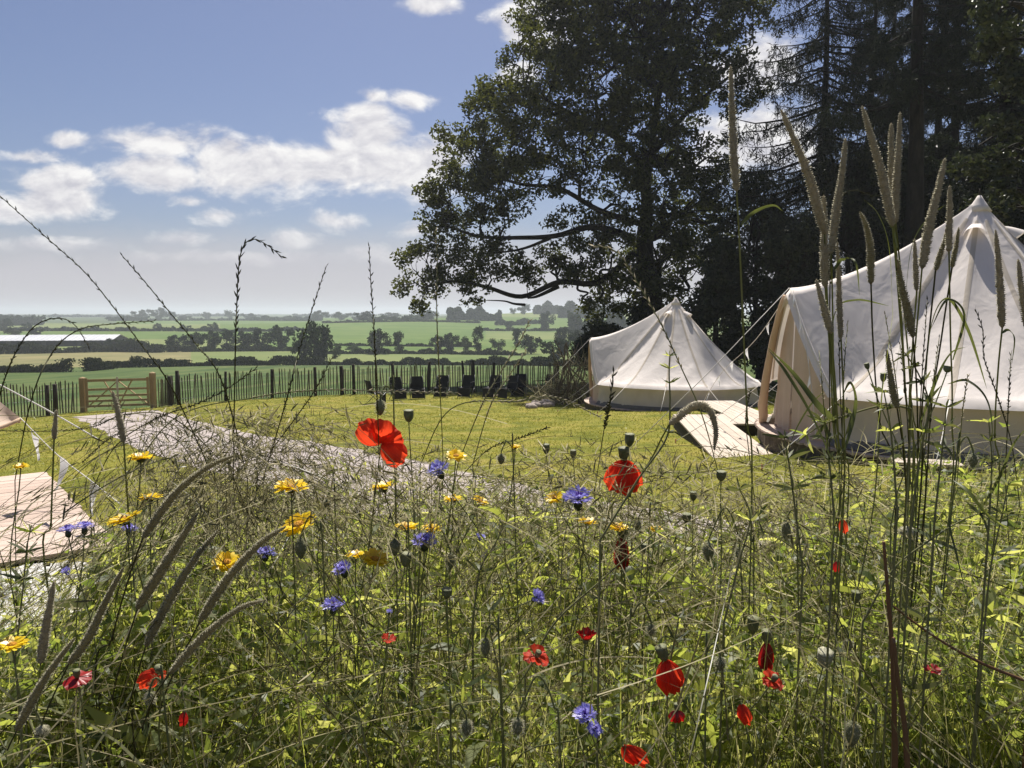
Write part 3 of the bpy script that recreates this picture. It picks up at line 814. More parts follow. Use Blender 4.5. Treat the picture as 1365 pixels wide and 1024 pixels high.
def gate():
    a = fpt(112, 30.4); b = fpt(197, 31.1)
    a = a + (0, -.02, .10); b = b + (0, -.02, .10); b[2] = a[2] = max(a[2], b[2])
    root = empty('field_gate', on_ground(a[0], a[1]), 'new light oak five bar gate with diagonal braces across the path', 'gate')
    o = np.array(root.location); H = 1.12
    e = unit(b - a); L = np.linalg.norm(b - a); up = np.array([0, 0, 1.])
    for i, z in enumerate((.06, .26, .46, .72, 1.08)):
        mb = MB(); bar(mb, a + up * z - o, b + up * z - o, .035, .085 if i < 4 else .10); mb.build('rail', M['wood_new'], root, smooth=False)
    for x, w in ((.04, .10), (L - .04, .09)):
        mb = MB(); bar(mb, a + e * x + up * -.0 - o + (0, -.034, 0), a + e * x + up * (H + .06) - o + (0, -.034, 0), .03, w, up=e); mb.build('stile', M['wood_new'], root, smooth=False)
    for (x0, z0, x1, z1) in ((.06, .06, L * .5, 1.05), (L - .06, .06, L * .5, 1.05), (L * .5, .08, L * .28, 1.06), (L * .5, .08, L * .72, 1.06)):
        mb = MB(); bar(mb, a + e * x0 + up * z0 - o + (0, .034, 0), a + e * x1 + up * z1 - o + (0, .034, 0), .028, .07, up=(0, 1, 0)); mb.build('brace', M['wood_new'], root, smooth=False)
    mb = MB(); bar(mb, a + e * L * .5 + (0, -.038, 0) - o, a + e * L * .5 + up * 1.2 + (0, -.038, 0) - o, .028, .07, up=e); mb.build('latch', M['wood_pale'], root, smooth=False)
gate()

# ------------------------------------------------------------------ black camp chairs
def chair_proto():
    root = empty('camp_chair', (0, 0, 0), 'x', 'chair', 'black camp chairs along the fence')
    mb = MB(); u, v = np.meshgrid(np.linspace(-.26, .26, 7), np.linspace(0, 1, 6))
    mb.add(np.stack([u * (1 - .18 * v), .22 + .12 * v + .05 * np.cos(u * 6), .40 + .46 * v], -1).reshape(-1, 3), grid_faces(6, 7))
    mb.add(np.stack([u * (1 - .18 * v), .235 + .12 * v + .05 * np.cos(u * 6), .40 + .46 * v], -1).reshape(-1, 3), grid_faces(6, 7)); mb.build('backrest', M['black'], root)
    mb = MB(); mb.add(np.stack([u, -.24 + .48 * v, .40 - .05 * np.cos(u * 6) * np.sin(v * PI)], -1).reshape(-1, 3), grid_faces(6, 7))
    mb.add(np.stack([u, -.24 + .48 * v, .38 - .05 * np.cos(u * 6) * np.sin(v * PI)], -1).reshape(-1, 3), grid_faces(6, 7)); mb.build('seat', M['black'], root)
    mb = MB(); box(mb, (0, -.25, .22), (.25, 0, 0), (0, .008, 0), (0, 0, .17)); mb.build('front_panel', M['black'], root, smooth=False)
    for s in (-1, 1):
        mb = MB(); tube(mb, [(s * .28, -.25, 0), (s * .28, .25, .42)], .013, 6); mb.build('leg', M['frame_metal'], root)
        mb = MB(); tube(mb, [(s * .29, .25, 0), (s * .29, -.25, .42)], .013, 6); mb.build('leg', M['frame_metal'], root)
        mb = MB(); tube(mb, [(s * .28, .24, .40), (s * .23, .36, .88)], .013, 6); mb.build('back_post', M['frame_metal'], root)
        mb = MB(); tube(mb, [(s * .29, -.26, .40), (s * .29, -.24, .62), (s * .28, .28, .62)], .016, 6); mb.build('armrest', M['black'], root)
    return root
def copy_tree(o, parent=None):
    c = o.copy(); COL.objects.link(c); c.parent = parent
    for ch in list(o.children): copy_tree(ch, c)
    return c
cproto = chair_proto()
CH = [(501, 28.6, 2.2, 'black camp chair standing alone at the left end of the chair row'),
      (530, 30.2, .5, 'second black camp chair from the left along the fence'),
      (556, 30.4, .2, 'third black camp chair from the left, close beside the second'),
      (588, 30.8, -.1, 'black camp chair directly above the drooping grass, fourth from left'),
      (621, 30.4, -.3, 'black camp chair in the middle of the row with a gap either side'),
      (655, 29.6, -.5, 'black camp chair behind the leaning straw stems, sixth from left'),
      (676, 29.0, -.8, 'black camp chair overlapping the one behind the straw stems'),
      (692, 30.2, -.2, 'black camp chair against the fence just left of the stone heap'),
      (724, 29.2, -1.0, 'black camp chair at the right end beside the branch heap')]
for i, (px, Y, rz, lb) in enumerate(CH):
    o = cproto if i == 0 else copy_tree(cproto)
    o.location = tuple(fpt(px, Y)); o.rotation_euler = (0, 0, rz); o['label'] = lb

# ------------------------------------------------------------------ branch heap and stones beside the far tent
def heap():
    names = ['thick grey dead branch', 'thin crooked dead stick', 'pale stripped branch', 'dark forked branch']
    for i in range(26):
        px = rng.uniform(722, 786); Y = rng.uniform(25.2, 27.8)
        g = fpt(px, Y)
        top = P(rng.uniform(730, 792), rng.uniform(455, 520) if i > 3 else 448 + 6 * i, Y + rng.uniform(-.6, .6))
        if i % 3 == 0: top = P(px + rng.uniform(-60, 30), rng.uniform(505, 525), Y)
        mid = (g + top) / 2 + rng.normal(0, .12, 3)
        mb = MB(); pth = catmull([g, mid, top], 6); r0 = rng.uniform(.02, .055)
        tube(mb, pth, np.linspace(r0, r0 * .45, len(pth)), 6, bump=.08)
        for q in range(2):
            k = rng.integers(4, len(pth) - 1); e = pth[k] + rng.normal(0, .25, 3) + (0, 0, .2)
            tube(mb, catmull([pth[k], (pth[k] + e) / 2 + rng.normal(0, .04, 3), e], 3), np.linspace(r0 * .4, r0 * .15, 7), 4)
        o = mb.build('branch', M['branch'], origin=g)
        tag(o, 'dead branch leaning in the heap beside the far tent', 'branch', 'dead branches heaped left of the far tent')
    mb = MB(); n = 900
    B = np.array([fpt(rng.uniform(715, 790), rng.uniform(25, 28)) for _ in range(n)]); B[:, 2] += rng.random(n) ** 1.3 * 1.5 * np.clip((B[:, 0] / B[:, 1] * F + 682 - 700) / 70, .2, 1)
    D = rng.standard_normal((n, 3)); D[:, 2] += .5
    ribbons(mb, B, D, rng.uniform(.2, .9, n), rng.standard_normal((n, 3)) * .3, rng.uniform(.01, .025, n), 3)
    o = mb.build('brushwood', M['drystem']); tag(o, 'tangle of dry twigs filling the branch heap', 'brushwood', kind='stuff')
    for i in range(12):
        px = rng.uniform(694, 734); Y = rng.uniform(24.2, 25.6); g = fpt(px, Y)
        s = rng.uniform(.1, .19); th = np.linspace(0, PI, 7); ph = np.linspace(0, 2 * PI, 11)[:-1]
        T, Q = np.meshgrid(th, ph, indexing='ij'); rr = s * (1 + .16 * np.sin(3 * Q + i) * np.sin(T) + .1 * np.sin(2 * T + i))
        V = np.stack([rr * np.sin(T) * np.cos(Q) * 1.3, rr * np.sin(T) * np.sin(Q), rr * np.cos(T) * .7 + s * .4], -1)
        mb = MB(); mb.add(V.reshape(-1, 3), grid_faces(7, 10, True)); o = mb.build('stone', M['stone'], smooth=True)
        o.location = tuple(g); tag(o, 'pinkish stone in the low ring left of the far tent', 'stone', 'stones around the fire pit')
heap()

# ------------------------------------------------------------------ big trees
def limb_path(a, b, sag=.0, wob=.25, n=5):
    a = np.asarray(a, float); b = np.asarray(b, float)
    L = np.linalg.norm(b - a)
    pts = [a]
    for k in range(1, n):
        t = k / n
        p = a * (1 - t) + b * t + rng.normal(0, wob * .12 * L, 3) * math.sin(PI * t) + np.array([0, 0, sag * L * math.sin(PI * t)])
        pts.append(p)
    pts.append(b)
    return catmull(pts, 4)

def blob_tree(name, label, cat, base, blobs, fork, trunk_r, leafmat, ncl, nleaf, lsize, rc, depthf=1.0, group=None, trunk_lean=None, shell=.45, extra=None):
    """blobs: list of world centre, radius; clusters of leaves on a skeleton of limbs"""
    root = empty(name, base, label, cat, group)
    wood = MB(); base = np.asarray(base, float)
    tp = catmull([base - (0, 0, .3), base * .6 + np.asarray(fork[0]) * .4 + (rng.normal(0, .1), 0, 0), fork[0]], 6)
    tube(wood, tp, np.interp(np.linspace(0, 1, len(tp)), [0, .12, .4, 1], [trunk_r * 1.5, trunk_r * 1.1, trunk_r, trunk_r * .8]), 12, bump=.05)
    for i in range(1, len(fork)):
        tp = limb_path(fork[i - 1], fork[i], 0, .2); tube(wood, tp, np.linspace(trunk_r * (.82 - .25 * (i - 1)), trunk_r * max(.2, (.58 - .25 * (i - 1))), len(tp)), 9)
    fk = np.array(fork); fr = np.full(len(fk), trunk_r * .45)
    if extra is not None:
        for pth, r0 in extra:
            fk = np.vstack([fk, pth[6::3]]); fr = np.r_[fr, np.linspace(r0, r0 * .3, len(pth))[6::3] * .75]
    tot = sum(r ** 2 for c, r in blobs)
    allc = []
    for c, r in blobs:
        c = np.asarray(c, float)
        j = np.argmin(np.linalg.norm(fk - c + np.array([0, 0, .4]) * 1, axis=1) + (fk[:, 2] > c[2] + .5) * 2)
        d0 = np.linalg.norm(fk[j] - c)
        br = min(fr[j], .03 + .018 * d0 + .015 * r)
        lp = limb_path(fk[j], c, .06, .9); tube(wood, lp, np.linspace(br, br * .45, len(lp)), 7)
        n = max(4, int(ncl * r ** 2 / tot))
        d = unit(rng.standard_normal((n, 3))); rad = r * (shell + (1 - shell) * rng.random(n)) ** .8
        cc = c + d * rad[:, None] * np.array([1, depthf, .85])
        allc.append(cc)
        for q in cc[:: 2]:
            st = lp[rng.integers(len(lp) // 2, len(lp))]
            tube(wood, limb_path(st, q, .08, .6, 3), np.linspace(br * .28, .012, 13), 4, cap=False)
    if extra is not None:
        for pth, r0 in extra: tube(wood, pth, np.linspace(r0, r0 * .3, len(pth)), 7)
    wood.build('trunk', M['bark'], root, origin=base)
    cc = np.concatenate(allc); mb = MB()
    rcl = rc * rng.uniform(.6, 1.35, len(cc))
    nl = np.maximum(6, (nleaf * (rcl / rc) ** 2).astype(int))
    idx = np.repeat(np.arange(len(cc)), nl)
    off = unit(rng.standard_normal((len(idx), 3))) * (rng.random(len(idx)) ** .5)[:, None] * np.array([1, 1, .7])
    pos = cc[idx] + off * rcl[idx][:, None] 
    cards(mb, pos, lsize * rng.uniform(.6, 1.3, len(idx)), up=.5)
    mb.build('crown', leafmat, root, smooth=False, origin=base)
    return root

def build_oak():
    Y0 = 43.0
    base = on_ground((872 - CX) / F * Y0, Y0)
    fork = [P(868, 395, Y0), P(858, 315, Y0), P(865, 220, Y0 + .3), P(880, 120, Y0), P(885, 20, Y0), P(885, -90, Y0)]
    b = [(760, 45, 62), (835, 20, 75), (930, 40, 75), (1000, 30, 48), (800, -70, 90), (900, -90, 100), (985, -50, 70), (720, 15, 45), (880, -170, 90),
         (722, 100, 55), (800, 105, 68), (890, 115, 78), (968, 120, 55), (650, 150, 42), (700, 170, 62), (780, 195, 66), (870, 205, 72), (940, 205, 52),
         (622, 215, 42), (672, 240, 45), (602, 270, 42), (640, 300, 34), (720, 235, 40), (830, 270, 55), (905, 285, 62), (955, 290, 45),
         (552, 362, 27), (585, 345, 34), (622, 352, 40), (563, 398, 17), (660, 372, 26), (700, 345, 28), (740, 352, 30), (775, 345, 42), (825, 340, 52), (880, 350, 62), (935, 355, 55),
         (815, 390, 38), (860, 410, 48), (790, 412, 20), (545, 380, 16), (600, 375, 26), (640, 340, 30), (600, 320, 30), (570, 330, 22), (650, 270, 40), (680, 290, 24), (705, 370, 22), (735, 345, 22), (625, 392, 16), (765, 370, 24), (660, 320, 20), (590, 250, 26), (575, 380, 20), (765, 300, 30), (600, 190, 30), (585, 305, 28), (800, 428, 16), (640, 118, 14), (690, 75, 22), (950, 420, 40)]
    blobs = []
    for px, py, r in b:
        rr = r * Y0 / F
        lim = 7.5 * max(.15, 1 - abs(px - 870) / 420)
        for dy in ((0,) if r < (42 if px < 765 else 58) else (-lim * .3, lim * .8)):
            blobs.append((P(px + rng.normal(0, 4), py + rng.normal(0, 4), Y0 + dy + rng.normal(0, .6)), rr))
    extra = []
    for pts, r0 in (([(850, 330), (800, 372), (740, 380), (700, 398), (655, 385), (610, 372), (570, 380)], .2), ([(850, 320), (790, 305), (740, 318), (690, 312), (640, 318), (600, 300)], .2),
                    ([(700, 398), (690, 404), (670, 398), (650, 404)], .08), ([(745, 380), (715, 396), (700, 400)], .13), ([(855, 300), (800, 280), (745, 250), (690, 245), (640, 230)], .18),
                    ([(735, 318), (690, 330), (640, 340)], .1), ([(870, 240), (830, 190), (760, 150), (700, 120)], .2), ([(875, 200), (920, 150), (980, 100)], .18)):
        extra.append((catmull([P(x + rng.normal(0, 3), y + rng.normal(0, 3), Y0 - .3 + rng.normal(0, .3)) for x, y in pts], 6), r0))
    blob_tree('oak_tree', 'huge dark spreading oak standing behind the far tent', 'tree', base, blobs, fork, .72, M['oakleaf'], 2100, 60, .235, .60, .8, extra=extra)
build_oak()

def conifer(name, label, px, Y, top, r_low, start, lean=0., nbr=90, hang=.7, dens=1.0, trunk_r=.28, base_off=0.):
    base = on_ground((px - CX) / F * Y, Y)
    root = empty(name, base, label, 'tree')
    H = top - base[2]
    wood = MB(); tp = np.array([base + (lean * t * H + .12 * math.sin(t * 7 + px), 0, H * t) for t in np.linspace(-.02, 1, 16)])
    tube(wood, tp, np.linspace(trunk_r * 1.15, .04, 16), 10, bump=.04)
    TW_B, TW_L = [], []; pos = []
    for i in range(nbr):
        f = (i + rng.random()) / nbr; h = start + (1 - start) * f
        az = rng.uniform(0, 2 * PI); Lb = r_low * (1 - f) ** .75 * rng.uniform(.6, 1.1) + .3
        k = h * 15; p0 = base + (lean * h * H, 0, H * h)
        dr = np.array([math.cos(az), math.sin(az), 0])
        t = np.linspace(0, 1, 8)[:, None]
        pth = p0 + dr * Lb * t + np.array([0, 0, 1]) * Lb * (-.38 * t + .0 + .22 * t ** 3) + rng.normal(0, .04, (8, 3)) * t
        tube(wood, pth, np.linspace(.012 + .012 * Lb, .008, 8), 5, cap=False)
        n = int(Lb * 16 * dens)
        tt = rng.random(n) ** .8; q = np.stack([np.interp(tt, np.linspace(0, 1, 8), pth[:, c]) for c in range(3)], -1)
        side = np.array([-dr[1], dr[0], 0]) * (rng.normal(0, .16, n) * Lb * (.3 + tt) * .5)[:, None]
        TW_B.append(q + side * .3); lens = rng.uniform(.35, 1.0, n) * hang; TW_L.append(lens)
    B = np.concatenate(TW_B); L = np.concatenate(TW_L); n = len(B)
    D = rng.standard_normal((n, 3)) * .45; D[:, 2] -= 1; D = unit(D)
    tw = MB(); ribbons(tw, B, D, L, np.zeros((n, 3)), np.full(n, .03), 2)
    m = 9
    t = rng.random((n, m, 1)); pos = (B[:, None] + D[:, None] * L[:, None, None] * t).reshape(-1, 3) + rng.normal(0, .03, (n * m, 3))
    dn = rng.standard_normal((n * m, 3)); dn[:, 2] -= .9
    ribbons(tw, pos, dn, rng.uniform(.10, .26, n * m), rng.standard_normal((n * m, 3)) * .15, rng.uniform(.018, .05, n * m), 2, prof=np.array([.6, 1, .2]))
    wood.build('trunk', M['bark'], root, origin=base); tw.build('crown', M['needle'], root, smooth=False, origin=base)
    return root
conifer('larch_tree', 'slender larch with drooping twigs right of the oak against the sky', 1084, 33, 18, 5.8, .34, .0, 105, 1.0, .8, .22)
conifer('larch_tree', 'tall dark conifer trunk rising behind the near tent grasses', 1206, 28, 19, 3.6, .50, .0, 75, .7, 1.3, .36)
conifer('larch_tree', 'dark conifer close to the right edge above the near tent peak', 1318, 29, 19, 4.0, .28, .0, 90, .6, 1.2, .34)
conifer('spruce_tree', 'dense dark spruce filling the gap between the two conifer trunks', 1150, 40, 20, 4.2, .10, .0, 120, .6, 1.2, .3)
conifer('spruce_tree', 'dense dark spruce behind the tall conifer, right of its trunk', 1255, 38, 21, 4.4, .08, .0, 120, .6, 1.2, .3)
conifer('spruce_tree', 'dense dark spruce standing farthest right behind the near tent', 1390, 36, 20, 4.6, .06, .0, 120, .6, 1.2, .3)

conifer('spruce_tree', 'dark spruce between the slender larch and the tall conifer trunk, set back', 1172, 44, 22, 4.6, .10, .0, 120, .6, 1.2, .3)
conifer('spruce_tree', 'dark spruce set far back just right of the tall conifer trunk', 1238, 45, 23, 5.0, .08, .0, 130, .6, 1.2, .3)
conifer('spruce_tree', 'dark spruce set far back above the near tent peak', 1330, 44, 23, 5.2, .06, .0, 130, .6, 1.2, .3)

def shrub(label, px, py, rpx, hrow, Y, leafmat='shrubleaf', name='shrub', n=26, lsize=.17, cat='shrub', group=None, nl=90):
    base = on_ground((px - CX) / F * Y, Y)
    blobs = []
    for k in range(n):
        u, v = rng.uniform(-1, 1), rng.uniform(0, 1)
        x = px + u * rpx * (1 - .5 * v); y = py + (hrow - py) * v
        blobs.append((P(x, y, Y + rng.normal(0, rpx * Y / F * .45)), rng.uniform(.55, .95) * max(.7, rpx * Y / F * .33)))
    zt = P(px, hrow, Y)
    fork = [base * .75 + zt * .25, base * .4 + zt * .6]
    return blob_tree(name, label, cat, base, blobs, fork, .16, M[leafmat], n * 9, nl, lsize, .5, 1.0, group)
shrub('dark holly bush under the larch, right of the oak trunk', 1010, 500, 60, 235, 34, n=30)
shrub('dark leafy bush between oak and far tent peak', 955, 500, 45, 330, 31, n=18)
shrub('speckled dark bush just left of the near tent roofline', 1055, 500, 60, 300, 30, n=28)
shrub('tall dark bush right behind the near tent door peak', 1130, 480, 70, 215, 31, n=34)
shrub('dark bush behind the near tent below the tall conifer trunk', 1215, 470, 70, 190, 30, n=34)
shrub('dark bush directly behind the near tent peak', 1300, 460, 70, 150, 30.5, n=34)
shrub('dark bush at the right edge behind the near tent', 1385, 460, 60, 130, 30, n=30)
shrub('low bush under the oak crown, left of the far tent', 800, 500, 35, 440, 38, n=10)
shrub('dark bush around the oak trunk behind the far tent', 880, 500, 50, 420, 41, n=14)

def paleleaf_tree():
    Y = 17.; base = on_ground((1490 - CX) / F * Y, Y)
    b = [(1350, 50, 34), (1365, 105, 36), (1338, 165, 26), (1300, 228, 30), (1345, 245, 34), (1330, 20, 26), (1310, 285, 22), (1400, 180, 50), (1440, 90, 60), (1450, 260, 60), (1420, 0, 50)]
    blobs = [(P(x, y, Y + rng.normal(0, .6)), r * Y / F) for x, y, r in b]
    fork = [P(1480, 340, Y), P(1470, 200, Y), P(1460, 60, Y)]
    blob_tree('tree', 'paler leafy tree reaching in at the right edge above the near tent', 'tree', base, blobs, fork, .2, M['paleleaf'], 150, 60, .13, .32, .9)
paleleaf_tree()

# ------------------------------------------------------------------ distant trees, hedges and barn
def far_proto(kind):
    root = empty('far_tree', (0, 0, -50), 'x', 'tree')
    n = {0: 1500, 1: 1100, 2: 1300}[kind]
    bl = []
    for k in range(16):
        a = rng.uniform(0, 2 * PI); h = rng.uniform(.14, .85); r = (.34 if kind != 1 else .22) * math.sin(min(1, (h - .1) / .9) * PI * .85 + .2) * rng.uniform(.5, 1.1)
        bl.append((math.cos(a) * r, math.sin(a) * r, h, rng.uniform(.11, .2)))
    mb = MB(); P0 = []
    for x, y, h, r in bl:
        m = n // 16; d = unit(rng.standard_normal((m, 3))) * (rng.random((m, 1)) ** .45) * r; P0.append(np.array([x, y, h]) + d)
    cards(mb, np.concatenate(P0), rng.uniform(.045, .10, n // 16 * 16), up=.4, asp=.7)
    mb.build('crown', M['farleaf_b' if kind == 2 else 'farleaf'], root, smooth=False)
    mb = MB(); tube(mb, [(0, 0, -.03), (.01, 0, .2), (0, .01, .5), (0, 0, .75)], [.035, .027, .018, .006], 6)
    for x, y, h, r in bl[:7]: tube(mb, [(0, 0, h * .55), (x * .6, y * .6, h * .85), (x, y, h)], [.014, .009, .004], 4)
    mb.build('trunk', M['bark'], root)
    return root
protos = [far_proto(0), far_proto(1), far_proto(2)]
used = [0, 0, 0]
def far_tree(label, px, row, hpx, wpx, kind=0, Y=None):
    g = G(px, row) if Y is None else on_ground((px - CX) / F * Y, Y)
    s = g[1] / F
    o = protos[kind] if not used[kind] else copy_tree(protos[kind]); used[kind] = 1
    o.location = tuple(g); o.rotation_euler = (0, 0, rng.uniform(0, 6.28))
    o.scale = (wpx * s * 1.25, wpx * s * 1.25, hpx * s * 1.04)
    o['label'] = label; o['category'] = 'tree'; o['group'] = 'trees scattered over the distant fields'
FT = [
 ('largest single field tree, dark and round, beside the front hedge', 420, 485, 60, 50, 0),
 ('bushy lower tree leaning on the left of the big field tree', 402, 482, 34, 26, 0),
 ('pale slender tree just right of the big round field tree', 447, 478, 22, 18, 2),
 ('round tree on the pasture edge, second right of the big field tree', 506, 472, 36, 30, 0),
 ('smaller tree right beside the round pasture edge tree', 532, 470, 28, 22, 1),
 ('leftmost tree of the small copse right of centre', 582, 469, 24, 20, 0),
 ('second tree of the small copse right of centre', 602, 469, 27, 24, 0),
 ('third tree of the small copse right of centre', 620, 469, 24, 18, 2),
 ('tall narrow tree at the right end of the small copse', 637, 470, 35, 18, 1),
 ('tree in the valley below the oak branch tips', 664, 468, 20, 22, 2),
 ('small rounded field tree alone on the green hill below the oak limb', 678, 440, 13, 12, 0),
 ('broad tree at the back of the fence end', 708, 472, 28, 28, 0),
 ('dark tree close behind the right end of the fence', 738, 482, 34, 36, 0),
 ('tree half hidden behind the branch heap', 768, 474, 36, 30, 0),
 ('dark tree against the blue wood under the oak', 728, 441, 28, 22, 0),
 ('pale thin tree on the skyline left of the blue wood', 699, 419, 16, 18, 2),
 ('tiny skyline tree beside the pale thin one', 684, 419, 10, 10, 2),
 ('left tree of the skyline trio at left', 186, 427, 15, 19, 0),
 ('tallest middle tree of the skyline trio at left', 210, 427, 18, 24, 0),
 ('right tree of the skyline trio at left', 228, 427, 13, 15, 0),
 ('low skyline bush right of the left trio', 247, 427, 7, 18, 0),
 ('lone skyline tree between trio and pale tree', 276, 426, 11, 14, 0),
 ('pale lone skyline tree behind the arching grass stalk', 306, 426, 15, 14, 2),
 ('low wide skyline tree left of the big field tree', 331, 426, 9, 18, 0),
 ('skyline tree straight above the big round field tree', 428, 428, 15, 22, 0),
 ('flat topped skyline tree right of centre left', 456, 427, 12, 24, 0),
 ('round skyline tree near the upright dark stalk', 484, 428, 14, 26, 0),
 ('low skyline tree above the pasture hill crest', 522, 425, 9, 30, 0),
 ('skyline tree left of the oak leaf tips', 571, 426, 14, 26, 0),
 ('tree on the far left edge above the barn', 6, 441, 18, 20, 0),
 ('tree on the middle hedge above the barn roof', 36, 442, 13, 12, 0),
 ('low tree by the left end of the barn', 20, 448, 12, 24, 0),
 ('round tree behind the barn roof at left', 49, 450, 14, 16, 0),
 ('isolated tree on the middle hedge below the skyline trio', 210, 441, 11, 11, 0),
 ('second isolated tree on the middle hedge', 247, 442, 10, 14, 0),
 ('third isolated tree on the middle hedge', 284, 442, 13, 13, 0),
 ('bush at the right end of the long barn', 152, 466, 16, 24, 0),
 ('tree between barn end and field gap', 178, 468, 13, 30, 0),
 ('leftmost tree of the long dark wood at left centre', 236, 467, 22, 26, 0),
 ('second tree of the long dark wood at left centre', 256, 467, 26, 28, 0),
 ('third tree of the long dark wood at left centre', 280, 467, 28, 28, 0),
 ('fourth tree of the long dark wood at left centre', 303, 467, 27, 28, 1),
 ('fifth tree of the long dark wood at left centre', 325, 467, 27, 30, 0),
 ('sixth tree of the long dark wood at left centre', 350, 467, 31, 28, 0),
 ('tallest tree of the long dark wood, near the big field tree', 376, 467, 36, 30, 0),
 ('tree in the valley hedge left of the round pasture tree', 470, 470, 12, 24, 2),
 ('valley tree below the oak crown at right', 690, 462, 24, 20, 1),
 ('bushy valley tree below the blue wood', 752, 460, 26, 26, 0),
 ('skyline tree at the far left margin', 2, 434, 16, 22, 0),
 ('rounded skyline tree second from the left margin', 20, 434, 15, 20, 0),
 ('third skyline tree from the left margin', 38, 434, 12, 16, 0),
]
for a in FT: far_tree(*a)

def hedge(label, pts, hpx, group=None):
    g = np.array([G(*p) for p in pts]); g = catmull(g, 8)
    base = g[0]; s = base[1] / F
    d = np.r_[0, np.cumsum(np.linalg.norm(np.diff(g, axis=0), axis=1))]
    hgt = hpx * g[:, 1].mean() / F
    n = int(min(9000, d[-1] / s * hpx * 2.2)) + 200
    t = rng.random(n) * d[-1]
    x = np.interp(t, d, g[:, 0]); y = np.interp(t, d, g[:, 1])
    prof = np.clip(.66 + .26 * np.sin(t / hgt * .55 + px_seed()) + .2 * np.sin(t / hgt * 1.5 + px_seed()) + .14 * np.sin(t / hgt * 3.7), .2, 1.4)
    h = rng.random(n) ** .8 * hgt * prof
    y2 = y + rng.normal(0, hgt * .35, n)
    V = np.stack([x + rng.normal(0, hgt * .2, n), y2, zg(x, y2) + h], -1)
    mb = MB(); cards(mb, V, rng.uniform(1.8, 4.2, n) * s, up=.3, asp=.75)
    o = mb.build('hedge', M['hedgeleaf'], smooth=False, origin=base); tag(o, label, 'hedge')
def px_seed(): return rng.uniform(0, 6.28)
hedge('dark front hedge stretch at far left behind the fence', [(-30, 497), (40, 496.5), (94, 496)], 15)
hedge('short dark bush row between two gaps of the front hedge', [(117, 495), (148, 492)], 15)
hedge('front hedge stretch behind the gate, left of the big field tree', [(155, 490.5), (250, 488.5), (345, 487.5)], 12)
hedge('front hedge under the big field tree', [(345, 487.5), (430, 487), (470, 487)], 12)
hedge('front hedge stretch behind the chairs', [(470, 487), (560, 487), (640, 487)], 10)
hedge('front hedge at the right towards the branch heap', [(640, 487), (700, 487.5), (790, 489)], 12)
hedge('tall bushy hedge in front of the barn', [(-30, 472), (60, 471), (150, 469), (216, 470)], 15)
hedge('low hedge below the long dark wood', [(222, 469.5), (310, 468.5), (405, 468)], 9)
hedge('thin hedge below the round pasture trees', [(430, 472), (560, 472), (700, 474)], 7)
hedge('faint hedge line under the hill pasture', [(440, 461), (560, 462), (640, 463)], 4)
hedge('left middle hedge crossing the striped far fields', [(-30, 441), (120, 441.5), (290, 442)], 5)
hedge('right middle hedge behind the long dark wood', [(290, 442), (360, 442), (405, 440)], 5)
hedge('skyline hedge under the trio of trees', [(170, 428), (300, 427.5), (425, 428)], 3)
hedge('hedge over the crest of the bright pasture hill', [(430, 431), (480, 430), (560, 429), (640, 431)], 3)
hedge('hedge on the right hill under the blue wood', [(640, 441), (700, 441.5), (775, 440)], 4)

def wood_mass(name, label, polys, n, size):
    mb = MB(); out = []
    for (x0, x1, row, h) in polys:
        m = int(n * (x1 - x0) * h)
        px = rng.uniform(x0, x1, m)
        for p in px:
            out.append((p, row, h))
    gcache = {}
    V = []
    for p, row, h in out:
        k = (round(p / 6), row)
        if k not in gcache: gcache[k] = G(round(p / 6) * 6, row)
        g = gcache[k]; s = g[1] / F
        hh = h * (.75 + .2 * math.sin(p / 5.) + .15 * math.sin(p / 2.3 + row))
        V.append([g[0] + (p - round(p / 6) * 6) * s, g[1] + rng.uniform(0, 14) , g[2] + rng.random() ** .7 * hh * s])
    V = np.array(V); mb = MB(); cards(mb, V, size * V[:, 1] / F * rng.uniform(.7, 1.5, len(V)), up=.4, asp=.8)
    o = mb.build(name, M['farleaf'], smooth=False); tag(o, label, 'wood', kind='stuff')
wood_mass('far_wood', 'hazy dark woodland along the right skyline under the oak', [(596, 650, 427, 18), (640, 668, 428, 12), (545, 575, 426, 7), (712, 760, 419, 16), (745, 830, 424, 20), (760, 850, 445, 30), (690, 720, 432, 6)], 1.6, 4.5)
wood_mass('far_wood', 'thin line of distant woods along the left skyline', [(-40, 46, 434, 13), (330, 420, 427, 5), (470, 560, 427, 5), (140, 190, 428, 6), (660, 700, 434, 7), (60, 180, 423, 3), (235, 345, 422, 3), (390, 500, 422, 3), (-60, 40, 424, 4)], 1.6, 3.5)

